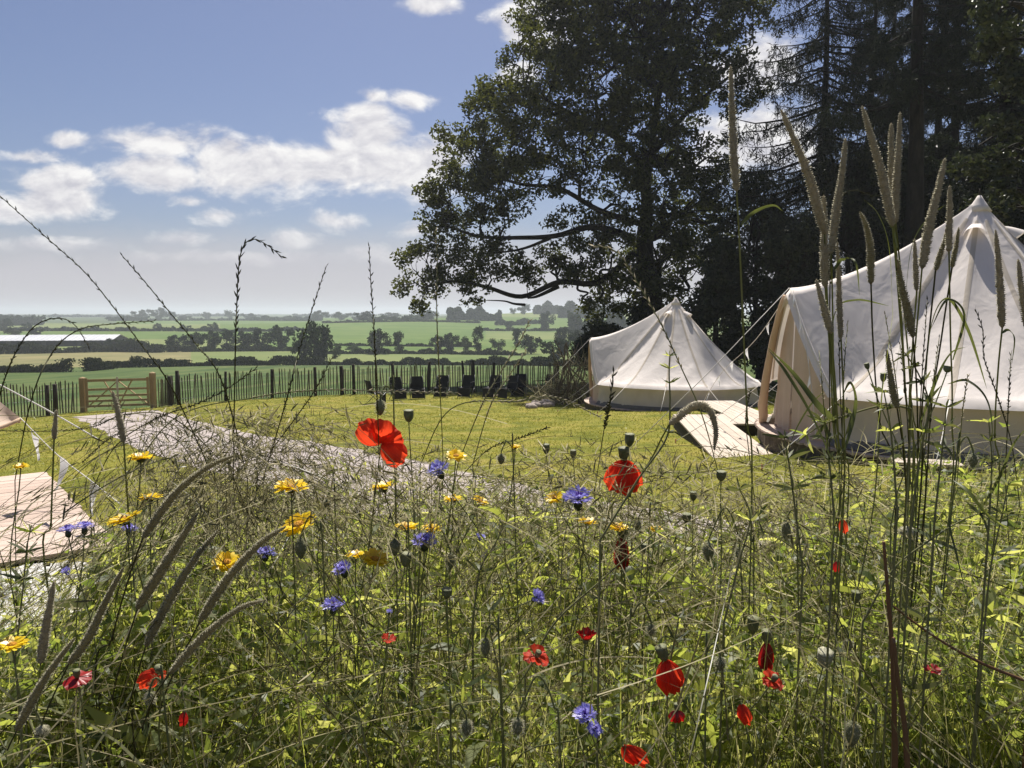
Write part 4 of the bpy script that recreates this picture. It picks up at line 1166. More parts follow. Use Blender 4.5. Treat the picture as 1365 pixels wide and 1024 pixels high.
def barn():
    a = G(-60, 463); b = G(151, 462)
    Y = a[1]; a = on_ground(a[0], Y); b = on_ground((151 - CX) / F * (Y + 8), Y + 8)
    root = empty('barn', a, 'long low barn with a pale grey roof behind the left hedge', 'barn')
    e = b - a; e[2] = 0; L = np.linalg.norm(e); e = e / L; nrm = np.array([-e[1], e[0], 0]); nrm = nrm if nrm[1] > 0 else -nrm
    s = Y / F; ez = 9 * s; rz = 15 * s; W = 16.
    mb = MB()
    for k in range(60):                                  # corrugated sheets on both slopes
        t0, t1 = k / 60 * L, (k + 1) / 60 * L; dz = .05 * (k % 2)
        A = [e * t0 - nrm * .6 + (0, 0, ez - .2 + dz), e * t1 - nrm * .6 + (0, 0, ez - .2 + dz), e * t1 + nrm * W / 2 + (0, 0, rz + dz), e * t0 + nrm * W / 2 + (0, 0, rz + dz),
             e * t1 + nrm * (W + .6) + (0, 0, ez - .2 + dz), e * t0 + nrm * (W + .6) + (0, 0, ez - .2 + dz)]
        mb.add(np.array(A), [[0, 1, 2, 3], [3, 2, 4, 5]])
    mb.build('roof', M['barnroof'], root, smooth=False)
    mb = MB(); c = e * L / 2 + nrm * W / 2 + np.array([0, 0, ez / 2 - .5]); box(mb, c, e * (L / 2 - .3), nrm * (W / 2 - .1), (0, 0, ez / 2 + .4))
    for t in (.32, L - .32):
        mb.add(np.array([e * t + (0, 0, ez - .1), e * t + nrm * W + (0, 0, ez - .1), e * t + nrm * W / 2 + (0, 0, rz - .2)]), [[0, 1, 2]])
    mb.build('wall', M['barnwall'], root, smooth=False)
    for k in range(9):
        mb = MB(); c = e * (L * (k + .5) / 9) - nrm * .02 + np.array([0, 0, ez * .45]); box(mb, c, e * (L / 9 * .36), nrm * .05, (0, 0, ez * .36)); mb.build('dark_bay_panel', M['black'], root, smooth=False)  # solid black panels stand in for the shade inside open bays
barn()

# ------------------------------------------------------------------ meadow mass (uncountable)
TPX = [-300, 0, 60, 140, 200, 320, 450, 650, 800, 900, 1000, 1060, 1100, 1180, 1365, 1700]
TRW = [745, 750, 760, 720, 675, 650, 645, 645, 670, 695, 700, 670, 630, 620, 625, 625]
def top_row(px): return np.interp(px, TPX, TRW)

def meadow_pts(n, ymin, yspan, spread, lo=0.0, px0=-420, px1=1860, zc=.76, pw=1.5):
    """points in the picture-independent meadow volume: a canopy about knee high over the sloping bank"""
    px = rng.uniform(px0, px1, n)
    Y = ymin + yspan * rng.random(n) ** pw
    X = (px - CX) / F * Y
    z = zc + .05 * np.sin(X * 5 + 2 * np.sin(Y * 4)) + .04 * np.sin(Y * 9 + X * 3) + .035 * rng.standard_normal(n) - .03 * (Y - 1)
    row = np.maximum(top_row(px) + 26 * rng.standard_normal(n), HOR + (CAMZ - z) * F / Y) + lo + np.abs(rng.standard_normal(n)) * spread
    keep = ~((px < 118) & (row < 838) & (rng.random(n) < .95))
    cl = np.sin(X * 6.3 + 1.7 * np.sin(Y * 5.1 + X * 2)) * np.sin(Y * 7.7 + 1.3 * np.sin(X * 4.4)) + .5 * np.sin(X * 15 + Y * 3) * np.sin(Y * 13)
    keep &= rng.random(n) < np.clip(.62 + .55 * cl, .22, 1)
    px, row, Y = px[keep], row[keep], Y[keep]
    return px, row, Y

def build_meadow():
    # upright grass blades
    mb = MB(); n = 24000
    px, row, Y = meadow_pts(n, .78, 3.1, 60, -12); n = len(px)
    tip = PV(px, row, Y)
    bx = tip[:, 0] + rng.normal(0, .17, n); by = np.maximum(.25, tip[:, 1] + rng.normal(0, .14, n))
    B = np.stack([bx, by, zg(bx, by)], -1)
    V = tip - B; L = np.linalg.norm(V, axis=1)
    bend = rng.standard_normal((n, 3)) * .24; bend[:, 2] = -np.minimum(.22, np.abs(bend[:, 2]) * .8)
    D = V / L[:, None] - bend
    DL = np.linalg.norm(D, axis=1)
    ribbons(mb, B, D, L * DL, bend / DL[:, None], rng.uniform(.0016, .0048, n) * (.7 + .3 * Y), 6)
    o = mb.build('meadow_grass', M['blade']); tag(o, 'dense mass of upright meadow grass blades filling the foreground', 'grass', kind='stuff')

    # soft leafy plants: stems carrying pairs of narrow leaves
    mb = MB(); n = 7900; k = 11
    px, row, Y = meadow_pts(n, .80, 2.3, 70, 0, pw=1.25); n = len(px)
    tip = PV(px, row, Y)
    D = rng.standard_normal((n, 3)) * .28; D[:, 2] = 1; D = unit(D)
    L = rng.uniform(.12, .34, n)
    B = tip - D * L[:, None]
    ribbons(mb, B, D, L, np.zeros((n, 3)), .0022, 3, prof=np.array([1, .9, .7, .4]))
    t = rng.random((n, k, 1)) * .9 + .1
    pb = (B[:, None] + D[:, None] * L[:, None, None] * t).reshape(-1, 3)
    dd = rng.standard_normal((n * k, 3)); dd[:, 2] = np.abs(dd[:, 2]) * .6 + .35; dd = unit(dd)
    ll = np.repeat(rng.uniform(.016, .068, n), k) * rng.uniform(.6, 1.2, n * k) * (1 - .4 * t.reshape(-1))
    bd = rng.standard_normal((n * k, 3)) * .25; bd[:, 2] -= .25
    pr = np.array([.25, .8, 1, .7, .05])
    ribbons(mb, pb, dd, ll, bd, ll * np.repeat(rng.uniform(.12, .34, n), k), 4, prof=pr)
    o = mb.build('meadow_leaves', M['leaf']); tag(o, 'mass of small green meadow leaves and leafy stems', 'ground cover', kind='stuff')

    # fine scattered leaflets lower down
    mb = MB(); n = 51000
    px, row, Y = meadow_pts(n, .82, 3.0, 110, 10); n = len(px)
    c = PV(px, row, Y); c[:, 2] = np.maximum(c[:, 2], zg(c[:, 0], c[:, 1]) + .01)
    cards(mb, c, rng.uniform(.010, .034, n) * (.6 + .4 * Y), asp=.35, up=.6)
    o = mb.build('meadow_undergrowth', M['leaf'], smooth=False); tag(o, 'low undergrowth of tiny leaves between the meadow stems', 'ground cover', kind='stuff')

    # wiry dry stems criss-crossing
    mb = MB(); n = 7800
    px, row, Y = meadow_pts(n, .8, 2.6, 50, -34); n = len(px)
    tip = PV(px, row, Y)
    D = rng.standard_normal((n, 3)) * .75; D[:, 2] = np.abs(D[:, 2]) * .7 + .4; D = unit(D)
    L = rng.uniform(.08, .5, n) ; bend = rng.standard_normal((n, 3)) * .5; bend[:, 2] = -.22
    ribbons(mb, tip - (D + bend) * L[:, None], D, L, bend, rng.uniform(.0012, .0026, n) * (.6 + .4 * Y), 8, prof=np.linspace(1, .4, 9))
    o = mb.build('dry_stems', M['drystem']); tag(o, 'wiry dry stems criss-crossing through the meadow', 'dry grass', kind='stuff')

    # thicker pale green stems leaning through the plants, some with nodding tips
    mb = MB(); n = 880
    px, row, Y = meadow_pts(n, .8, 1.6, 55, -30, pw=1.2); n = len(px)
    tip = PV(px, row, Y)
    D = rng.standard_normal((n, 3)) * .45; D[:, 0] -= .22; D[:, 2] = .95; D = unit(D)
    L = rng.uniform(.18, .6, n); bend = rng.standard_normal((n, 3)) * .32; bend[:, 2] = -np.abs(rng.standard_normal(n)) * .3
    ribbons(mb, tip - (D + bend) * L[:, None], D, L, bend, rng.uniform(.0022, .0042, n), 9, prof=np.linspace(1, .55, 10))
    o = mb.build('leaning_stems', M['stempale']); tag(o, 'pale green stems leaning left through the meadow', 'meadow stems', kind='stuff')

    # broad pointed leaves in loose rosettes
    mb = MB(); n = 740; k = 5
    px, row, Y = meadow_pts(n, .8, 1.3, 60, -4, pw=1.2); n = len(px)
    c = np.repeat(PV(px, row, Y), k, 0) - np.array([0, 0, .03]); m = n * k
    D = rng.standard_normal((m, 3)); D[:, 2] = np.abs(D[:, 2]) * .7 + .45
    L = rng.uniform(.03, .085, m); bend = rng.standard_normal((m, 3)) * .3; bend[:, 2] = -.55
    ribbons(mb, c, D, L, bend, L * rng.uniform(.16, .3, m), 6, prof=np.array([.25, .6, .95, 1, .75, .4, .03]))
    o = mb.build('broad_leaves', M['leaf']); tag(o, 'broad pointed leaves catching the light among the meadow stems', 'ground cover', kind='stuff')

    # dark seedy tangle standing above the meadow in front of the path
    for mname, mkey, n, lb in (('seedy_tangle', 'stemdark', 330, 'dark seedy tangle of thin stems standing in front of the gravel path'), ('straw_tangle', 'drystem', 900, 'pale straw coloured tangle of dry stems over the gravel path')):
        mb = MB()
        px = np.where(rng.random(n) < (.62 if mkey == 'stemdark' else .25), np.maximum(145, rng.normal(310, 90, n)), rng.uniform(190, 1120, n))
        row = np.where(np.abs(px - 300) < 180, rng.uniform(545, 680, n), rng.uniform(590, 700, n)); Y = rng.uniform(.85, 1.9, n)
        tip = PV(px, row, Y)
        D = rng.standard_normal((n, 3)) * .55; D[:, 2] = np.abs(D[:, 2]) * .6 + .5; D = unit(D)
        L = rng.uniform(.15, .5, n); bend = rng.standard_normal((n, 3)) * .4; bend[:, 2] = -np.minimum(.28, np.abs(bend[:, 2]))
        B = tip - (D + bend) * L[:, None]
        ribbons(mb, B, D, L, bend, rng.uniform(.0010, .0017, n) * (.5 + .5 * Y), 9, prof=np.linspace(1, .5, 10))
        k = 9; t = .45 + .55 * rng.random((n, k, 1))
        pb = (B[:, None] + D[:, None] * L[:, None, None] * t + bend[:, None] * L[:, None, None] * t ** 2).reshape(-1, 3)
        dd = unit(np.repeat(D, k, 0) + rng.standard_normal((n * k, 3)) * .6)
        ribbons(mb, pb, dd, rng.uniform(.008, .022, n * k), np.zeros((n * k, 3)), rng.uniform(.0012, .0026, n * k), 2, prof=np.array([.5, 1, .1]))
        o = mb.build(mname, M[mkey]); tag(o, lb, 'dry grass', kind='stuff')
build_meadow()

# ------------------------------------------------------------------ flowers one by one
def stem_path(head, dx=None, dirn=None, n=6, gx=None):
    """stem from the ground up to a flower head"""
    head = np.asarray(head, float)
    dx = rng.normal(0, .16) if dx is None else dx
    b = on_ground(head[0] + dx, max(.3, head[1] + rng.normal(0, .05)))
    up = np.array([0, 0, 1.]) if dirn is None else unit(dirn)
    L = np.linalg.norm(head - b)
    return b, catmull([b, b * .6 + head * .4 + (rng.normal(0, .03), rng.normal(0, .02), 0), head - up * L * .22 + rng.normal(0, .006, 3), head], n)

def stem_part(root, pth, r, mat='stem', hairs=False, leaves=3):
    base = np.array(root.location)
    mb = MB(); tube(mb, pth - base, np.linspace(r * 1.15, r * .85, len(pth)), 6)
    if hairs:
        n = 260; i = rng.integers(len(pth) // 3, len(pth), n); d = unit(rng.standard_normal((n, 3)) * (1, 1, .4))
        ribbons(mb, pth[i] - base + rng.normal(0, .003, (n, 3)) * (0, 0, 1), d, rng.uniform(.002, .0042, n), np.zeros((n, 3)), .00035, 1, prof=np.array([1, .3]))
    mb.build('stem', M[mat], root)
    if leaves:
        n = leaves; i = rng.integers(len(pth) // 3, len(pth) - 3, n); d = rng.standard_normal((n, 3)); d[:, 2] = .7
        L = rng.uniform(.03, .075, n); bd = rng.standard_normal((n, 3)) * .2; bd[:, 2] = -.4
        for q in range(n):
            mb = MB(); ribbons(mb, pth[i[q:q + 1]] - base, d[q:q + 1], L[q:q + 1], bd[q:q + 1], L[q:q + 1] * .13, 5, prof=np.array([.4, .8, 1, .85, .5, .05])); mb.build('leaf', M['leaf'], root)

def axes(A):
    A = unit(A); t = np.array([1., 0, 0]) if abs(A[0]) < .8 else np.array([0, 1., 0])
    u = unit(np.cross(t, A)); v = np.cross(A, u)
    return A, u, v

def lathe(mb, c, A, prof, sides=12, mi=0, rib=0.0):
    A, u, v = axes(A); a = np.linspace(0, 2 * PI, sides, endpoint=False)
    rows = [c + A * z + (np.cos(a)[:, None] * u + np.sin(a)[:, None] * v) * (r * (1 + rib * np.cos(a * sides / 2)))[:, None] for z, r in prof]
    mb.add(np.array(rows).reshape(-1, 3), grid_faces(len(prof), sides, True), mi)

def petal(mb, c, A, az, th, R, spread=.75, ruffle=.07, curl=.0, mi=0):
    A, u, v = axes(A); t = np.linspace(.04, 1, 10); a = np.linspace(-1, 1, 15)
    Tt, Aa = np.meshgrid(t, a, indexing='ij')
    ph1, ph2, ph3 = rng.uniform(0, 6.28, 3)
    ang = az + Aa * spread * (.75 + .25 * Tt)
    theta = th + curl * Tt + ruffle * Tt ** 2 * (np.sin(Aa * 7 + ph1) + .7 * np.sin(Aa * 13 + ph2) + .35 * np.sin(Aa * 23 + ph3)) 
    r = R * Tt * (1 - .16 * np.abs(Aa) ** 2.5) * (1 + .05 * np.sin(Aa * 9 + ph2) * Tt)
    rd = np.cos(ang)[..., None] * u + np.sin(ang)[..., None] * v
    p = c + r[..., None] * (np.cos(theta)[..., None] * A + np.sin(theta)[..., None] * rd)
    mb.add(p.reshape(-1, 3), grid_faces(10, 15), mi)

def petal2(mb, c, T, spread, bulge):
    """limp petal falling along T, bellied towards the viewer"""
    R = np.linalg.norm(T); Th = T / R; S = unit(np.cross(Th, (0, 1., 0))); Nn = unit(np.cross(S, Th)); Nn = Nn if Nn[1] < 0 else -Nn
    t = np.linspace(.02, 1, 15); a = np.linspace(-1, 1, 25); Tt, Aa = np.meshgrid(t, a, indexing='ij'); p1, p2 = rng.uniform(0, 6.28, 2)
    W = R * math.sin(min(1.2, spread)) * 1.12
    r = R * Tt * (1 - .22 * np.abs(Aa) ** 2.4 * Tt) * (1 + .03 * np.sin(Aa * 8 + p1) * Tt)
    lat = W * Aa * np.sin(np.minimum(1, Tt * 1.05) ** .62 * 1.95)
    off = R * (bulge * np.sin(Tt * 2.4) * (1 - .8 * Aa ** 2) + .05 * Tt * np.sin(Aa * 7 + p1) + .028 * Tt * np.sin(Aa * 15 + p2 + Tt * 3) + .018 * np.sin(Aa * 27 + Tt * 5))
    mb.add((c + r[..., None] * Th + lat[..., None] * S + off[..., None] * Nn).reshape(-1, 3), grid_faces(15, 25))

GP = 'poppies in the meadow'
def poppy(label, px, py, Y, R, up, petals, mat='poppy', pod=True, dx=None):
    """px,py is where the petals join; R in pixels"""
    c = P(px, py, Y); R = R * Y / F
    b, pth = stem_path(c, dx, np.array(up) if up[2] > 0 else None)
    root = empty('poppy', b, label, 'poppy', GP)
    stem_part(root, pth, .0010, 'stem', True, 2)
    for pt in petals:
        mb = MB()
        if len(pt) == 3: petal(mb, c - b, up, pt[0], pt[1], R * pt[2], .95)
        else:
            dx_, dy_, spr, blg = pt; k = Y / F
            petal2(mb, c - b, np.array([dx_ * k, rng.uniform(-.2, .2) * abs(dy_ + dx_) * k * .5, -dy_ * k]), spr, blg)
        mb.build('petal', M[mat], root)
    if pod:
        mb = MB(); r = R * .13 + .0012
        lathe(mb, c - b, up, [(-.2 * r, .1 * r), (0, .6 * r), (r, r), (2.2 * r, 1.05 * r), (2.5 * r, 1.15 * r), (2.7 * r, .5 * r), (2.75 * r, .01 * r)], 12); mb.build('seed_pod', M['pod'], root)
        mb = MB(); n = 26; A, u, v = axes(up); a = rng.uniform(0, 6.28, n)
        d = A * .8 + np.cos(a)[:, None] * u + np.sin(a)[:, None] * v
        ribbons(mb, np.repeat((c - b)[None], n, 0), d, R * rng.uniform(.16, .24, n), np.zeros((n, 3)), .0007, 2, prof=np.array([.6, .6, 1.6])); mb.build('stamens', M['wood_dark'], root)
    return root
poppy('largest scarlet poppy with two wide flopping petals above the centre of the meadow', 508, 592, 1.05, 42, (.2, -.25, .9), [(-27, -29, .42, .25), (4, -35, .46, .3), (28, -14, .5, .3), (33, 22, .42, .3), (10, -18, .6, .1)], pod=False)
poppy('bell shaped red poppy with hanging petals under a pale pod, right of the violet cornflower', 832, 613, 1.10, 44, (-.1, -.2, .97), [(-16, 42, .36, .2), (4, 46, .36, .28), (17, 42, .30, .1), (0, 44, .4, -.2)], 'poppy')
poppy('narrow folded red poppy standing below the bell shaped one', 829, 716, 1.13, 42, (0, -.15, .98), [(-4, 42, .2, .1), (3, 43, .18, .15), (0, 40, .22, -.1)], 'poppydark')
poppy('orange red poppy with one long hanging petal low right of centre', 886, 879, 0.77, 48, (-.3, -.1, .9), [(8, 48, .3, .2), (19, 43, .3, .25), (12, 44, .34, -.15)])
poppy('small dark red cupped poppy near the bottom centre', 780, 858, 0.80, 22, (.1, -.1, 1), [(0, .55, 1), (1.6, .6, 1), (3.1, .5, 1), (4.7, .6, 1)], 'poppydark')
poppy('small bright red poppy left of the dark cupped one', 715, 876, 0.77, 19, (.3, -.3, .8), [(0, 1.3, 1), (1.6, 1.6, 1), (3.1, 1.2, 1), (4.7, 1.8, 1)])
poppy('scarlet petal cut off by the bottom edge below the blue cornflower', 830, 994, 0.70, 46, (-.5, -.1, .6), [(34, 26, .25, .2), (20, 24, .35, .2)], pod=False)
poppy('deep red narrow poppy at lower right of centre', 1022, 856, 0.81, 40, (-.05, -.1, 1), [(-3, 40, .22, .1), (3, 40, .22, .15)], 'poppydark')
poppy('ragged pinkish red poppy just under the deep red narrow one', 1030, 908, 0.72, 18, (.2, -.4, .8), [(0, 1.3, 1), (1.6, 1.6, .8), (3.1, 1.5, 1), (4.7, 1.8, .8)])
poppy('half hidden red poppy petal low between leaves right of the orange poppy', 988, 938, 0.70, 28, (-.2, -.1, 1), [(9, 28, .28, .2), (2, 22, .3, .2)], pod=False)
poppy('flat dark red poppy spread open at lower left', 103, 903, 0.73, 21, (0, -.15, 1), [(0, 1.75, 1), (1.6, 1.8, .9), (3.1, 1.75, 1), (4.7, 1.85, .9)], 'poppydark')
poppy('curved orange red poppy petal at lower left, right of the flat dark one', 212, 897, 0.74, 24, (.1, -.4, .85), [(-26, 16, .4, .3), (-14, 4, .6, .2), (10, 4, .6, .2)])
poppy('thin red poppy petal hanging below the curved one at lower left', 246, 948, 0.70, 22, (.1, 0, 1), [(-4, 22, .26, .15)], 'poppydark', pod=False)
poppy('tiny orange poppy petal on a stem among the right hand stalks', 1122, 692, 1.00, 20, (-.2, 0, 1), [(4, 19, .3, .2)], pod=False)
poppy('tiny red poppy petal below the orange one among the right hand stalks', 1116, 748, 1.00, 15, (0, 0, 1), [(-1, 15, .35, .2)], 'poppydark', pod=False)
poppy('tiny orange red poppy speck below the violet cornflowers at left centre', 518, 853, 0.81, 11, (.1, -.3, .9), [(0, 1.2, 1), (2.1, 1.4, 1), (4.2, 1.2, 1)], pod=False)
poppy('dark maroon poppy low right below the orange poppy', 902, 947, 0.70, 17, (0, -.1, 1), [(-5, 16, .5, .25), (5, 16, .5, .25)], 'poppydark')
poppy('tiny red poppy speck at lower right beside crossing stems', 1243, 893, 0.74, 12, (.1, -.3, .9), [(0, 1.3, 1), (2.1, 1.4, 1), (4.2, 1.6, 1)], 'poppydark', pod=False)

GM = 'yellow marigolds in the meadow'
def marigold(label, px, py, Y, wpx, tilt=(0, -.12, 1), layers=2, th=1.35):
    R = wpx / 2 * Y / F; c = P(px, py, Y); b, pth = stem_path(c, None, tilt)
    root = empty('corn_marigold', b, label, 'marigold', GM)
    stem_part(root, pth, .0010, 'stem', False, 3)
    A, u, v = axes(tilt); c = c - b; mb = MB()
    for ly in range(layers):
        n = 17 - 3 * ly; a = np.arange(n) / n * 2 * PI + ly * .2 + rng.normal(0, .06, n)
        rd = np.cos(a)[:, None] * u + np.sin(a)[:, None] * v
        e = th - .25 * ly + rng.normal(0, .1, n)
        d = np.cos(e)[:, None] * A + np.sin(e)[:, None] * rd
        sd = np.cross(rd, A) + rng.normal(0, .12, (n, 3))
        ribbons(mb, c + rd * R * .18, d, R * (.86 - .14 * ly) * rng.uniform(.9, 1.05, n), -A[None] * rng.uniform(.0, .22, (n, 1)) + 0 * rd, R * .36, 5, prof=np.array([.4, .8, 1, 1, .85, .4]), side=np.cross(d, sd))
    mb.build('petals', M['marigold'], root)
    mb = MB(); lathe(mb, c, A, [(.02 * R, .30 * R), (.10 * R, .27 * R), (.16 * R, .16 * R), (.18 * R, .01 * R)], 14); mb.build('flower_centre', M['goldcentre'], root)
    mb = MB(); lathe(mb, c, A, [(-.34 * R, .05 * R), (-.30 * R, .18 * R), (-.15 * R, .30 * R), (.0, .31 * R)], 12, rib=.08); mb.build('calyx', M['calyx'], root)
for a in [
 ('yellow marigold on a tall stem highest at the left, above the deck corner', 188, 611, 1.00, 37, (.05, -.03, 1)),
 ('yellow marigold edge-on below the highest left one', 200, 664, 1.00, 33, (0, .08, 1)),
 ('golden orange marigold touching a violet cornflower at left', 165, 693, 0.90, 47, (-.2, -.12, 1)),
 ('golden marigold on a straight stem at left centre', 388, 650, 0.95, 48, (.02, -.1, 1)),
 ('golden marigold tilted behind a grass head below the straight one', 398, 700, 0.98, 54, (-.25, -.25, .9)),
 ('bright yellow marigold behind the arching grass heads at left', 302, 750, 1.00, 42, (.1, -.35, .9)),
 ('lemon yellow marigold at the far left edge low down', 16, 860, 0.80, 42, (0, -.06, 1)),
 ('small yellow marigold far left in front of the lawn', 28, 622, 1.10, 20, (.1, -.1, 1)),
 ('small yellow marigold right behind the pale cornflower at centre', 608, 608, 1.00, 30, (.1, -.25, .95)),
 ('thin edge-on yellow marigold below the largest poppy', 511, 650, 1.10, 40, (-.15, .05, 1)),
 ('edge-on yellow marigold at centre below the pale cornflower', 604, 666, 1.10, 28, (0, -.03, 1)),
 ('yellow marigold immediately above the violet cornflower at centre', 542, 703, 1.00, 36, (0, .02, 1)),
 ('second yellow marigold above the violet cornflower, to the right', 575, 705, 1.00, 30, (.1, -.06, 1)),
 ('yellow marigold edge touching the violet cornflower at centre left', 474, 740, 1.00, 28, (0, -.05, 1)),
 ('golden marigold right of the touching one at centre left', 500, 746, 0.96, 44, (.18, -.2, .95)),
 ('yellow marigold tucked against the large violet cornflower right of centre', 739, 664, 1.00, 26, (-.3, -.4, .8)),
 ('small orange yellow marigold bud above the meadow right of centre', 687, 596, 1.10, 16, (0, -.1, 1)),
 ('yellow marigold under the bell shaped poppy', 824, 704, 1.10, 30, (0, -.12, 1)),
 ('small orange marigold right of the one under the poppy', 874, 706, 1.10, 20, (0, -.2, 1)),
 ('yellow marigold half hidden below the large violet cornflower', 783, 696, 1.10, 28, (.1, -.02, 1)),
 ('small lemon marigold above the yellow green leaf at centre', 640, 668, 1.10, 24, (.3, -.1, .95)),
]: marigold(*a)

GC = 'cornflowers in the meadow'
def cornflower(label, px, py, Y, wpx, hpx, tilt=(0, -.15, 1), mat='cornflower', dx=None):
    R = wpx / 2 * Y / F; A, u, v = axes(tilt); c = P(px, py, Y) - A * R * .1
    b, pth = stem_path(c - A * R * .7, dx, tilt)
    root = empty('cornflower', b, label, 'cornflower', GC); stem_part(root, pth, .0009, 'stem', False, 3)
    c = c - b; flat = hpx / wpx; mb = MB(); n = 15
    for ly, (n, th0, sc) in enumerate(((13, 1.25, 1), (12, .95, .92), (9, .6, .75))):
        for k in range(n):
            a = (k + rng.normal(0, .2)) / n * 2 * PI + ly; th = th0 * (1.25 - .35 * flat) + rng.normal(0, .14)
            rd = np.cos(a) * u + np.sin(a) * v; d = math.cos(th) * A + math.sin(th) * rd; tg = unit(np.cross(d, A) + rng.normal(0, .25, 3)); nm = np.cross(d, tg)
            L = R * sc * rng.uniform(.88, 1.08)
            base = c + d * L * .1
            pts = [base - tg * L * .03, base + tg * L * .03, c + d * L * .5 + tg * L * .07, c + d * L * .5 - tg * L * .07]
            cen = c + d * L * .66
            nt = 5; tips = []
            for q in range(nt):
                s = (q / (nt - 1) - .5) * 2
                tips.append((c + d * L * (1.0 - .18 * abs(s)) + tg * L * .26 * s + nm * L * .06 * math.sin(s * 3), c + d * L * .76 + tg * L * .26 * (s + .25)))
            V = pts + [cen]; Fq = [[0, 1, 2, 3]]; mb.add(np.array(V[:4]), Fq)
            for q in range(nt):
                s = (q / (nt - 1) - .5) * 2
                p0 = c + d * L * .5 + tg * L * .07 * s
                w = tg * L * .075
                mid = p0 + (tips[q][0] - p0) * .55
                mb.add(np.array([p0, mid - w, tips[q][0], mid + w]), [[0, 1, 2, 3]])
    mb.build('florets', M[mat], root)
    mb = MB(); m = 22; a = rng.uniform(0, 6.28, m); e = rng.uniform(0, .5, m)
    d = np.cos(e)[:, None] * A + np.sin(e)[:, None] * (np.cos(a)[:, None] * u + np.sin(a)[:, None] * v)
    ribbons(mb, np.repeat(c[None], m, 0), d, R * rng.uniform(.45, .65, m), np.zeros((m, 3)), R * .06, 2, prof=np.array([1, 1, .6])); mb.build('stamens', M['corndark'], root)
    mb = MB(); lathe(mb, c, A, [(-.72 * R, .04 * R), (-.66 * R, .17 * R), (-.45 * R, .27 * R), (-.2 * R, .25 * R), (.02 * R, .16 * R), (.12 * R, .17 * R)], 12, rib=.05)
    mb.build('calyx', M['calyx'], root)
for a in [
 ('large violet blue cornflower right of centre beside the yellow marigold', 771, 664, 0.95, 48, 30, (0, -.3, .95)),
 ('pale lilac cornflower below right of the largest poppy', 584, 627, 1.00, 38, 30, (-.35, -.45, .8), 'cornpale'),
 ('violet cornflower at the centre under two yellow marigolds', 566, 722, 0.95, 38, 28, (.05, -.3, .95)),
 ('violet cornflower at centre left touching a marigold', 457, 759, 0.98, 34, 28, (-.2, -.3, .9)),
 ('violet cornflower alone among leaves below the touching one', 444, 807, 0.90, 36, 22, (.05, -.2, 1)),
 ('deep violet cornflower on the left in front of the deck', 90, 706, 0.95, 28, 12, (-.1, .0, 1)),
 ('deep violet cornflower joined right beside the one in front of the deck', 113, 702, 0.97, 28, 12, (.1, .0, 1)),
 ('violet cornflower peeping out under the golden orange marigold at left', 172, 705, 1.00, 26, 14, (.2, -.1, 1)),
 ('small round blue cornflower bud below the deck edge', 88, 762, 0.98, 16, 13, (0, -.5, .8)),
 ('blue violet cornflower turned sideways among leaves right of centre', 716, 796, 0.90, 28, 26, (.6, -.5, .6)),
 ('blue cornflower near the bottom right of centre', 780, 953, 0.70, 38, 26, (-.2, -.4, .9)),
 ('second blue cornflower just under the bottom one', 792, 972, 0.70, 28, 16, (.4, -.5, .7)),
 ('pale washed out cornflower behind the leaning grass at left centre', 354, 737, 1.06, 32, 14, (.1, -.1, 1), 'cornpale'),
 ('small pale lilac cornflower in the meadow right of the centre violet one', 640, 716, 1.10, 18, 12, (.3, -.2, .9), 'cornpale'),
 ('tiny narrow violet cornflower low at centre', 519, 816, 0.89, 12, 14, (.1, -.1, 1)),
]: cornflower(*a)

GB = 'nodding poppy buds'
def bud(label, px, py, Y, wpx, hpx, side=1, hook=30, pale=False, lean=0.0, group=GB):
    """drooping hairy bud hanging from a hooked stem; px,py is the bud's middle"""
    s = Y / F; c = P(px, py, Y); w, h = wpx * s / 2, hpx * s / 2
    A = unit(np.array([lean, -.05, -1.])); top = c - A * h
    crest = top + np.array([side * hook * s * .35, 0, hook * s * .75])
    down = top + np.array([side * hook * s * .75, 0, -hook * s * .2])
    b = on_ground(c[0] + side * hook * s * rng.uniform(1, 3), max(.35, c[1] + rng.normal(0, .06)))
    pth = catmull([b, b * .55 + down * .45 + (rng.normal(0, .01), 0, 0), down - (0, 0, hook * s * .6), down * .6 + crest * .4 + (side * .002, 0, .002), crest, top * .7 + crest * .3 - (side * .001, 0, -.001), top], 6)
    root = empty('poppy_bud', b, label, 'poppy bud', group)
    stem_part(root, pth, .0010, 'stempale' if pale else 'stem', True, 0)
    mb = MB(); k = np.linspace(0, 1, 10)
    lathe(mb, c - b, A, [(-h + 2 * h * t, max(w * .02, w * math.sin(PI * min(1, t * .96 + .02)) ** .7 * (1.05 - .25 * t))) for t in k], 12, rib=.03)
    n = 260; d = unit(rng.standard_normal((n, 3))); A2, u, v = axes(A)
    z = rng.uniform(-.9, .9, n); a = rng.uniform(0, 6.28, n); rr = w * np.sqrt(1 - z ** 2)
    p = c - b + A * (z * h)[:, None] + (np.cos(a)[:, None] * u + np.sin(a)[:, None] * v) * rr[:, None]
    d = (np.cos(a)[:, None] * u + np.sin(a)[:, None] * v) + A * .3
    hb = MB(); ribbons(hb, p, d, rng.uniform(.0015, .0034, n), np.zeros((n, 3)), .0004, 1, prof=np.array([1, .3]))
    o = mb.build('bud', M['podpale' if pale else 'pod'], root); hb.build('hairs', M['headhair'], o)
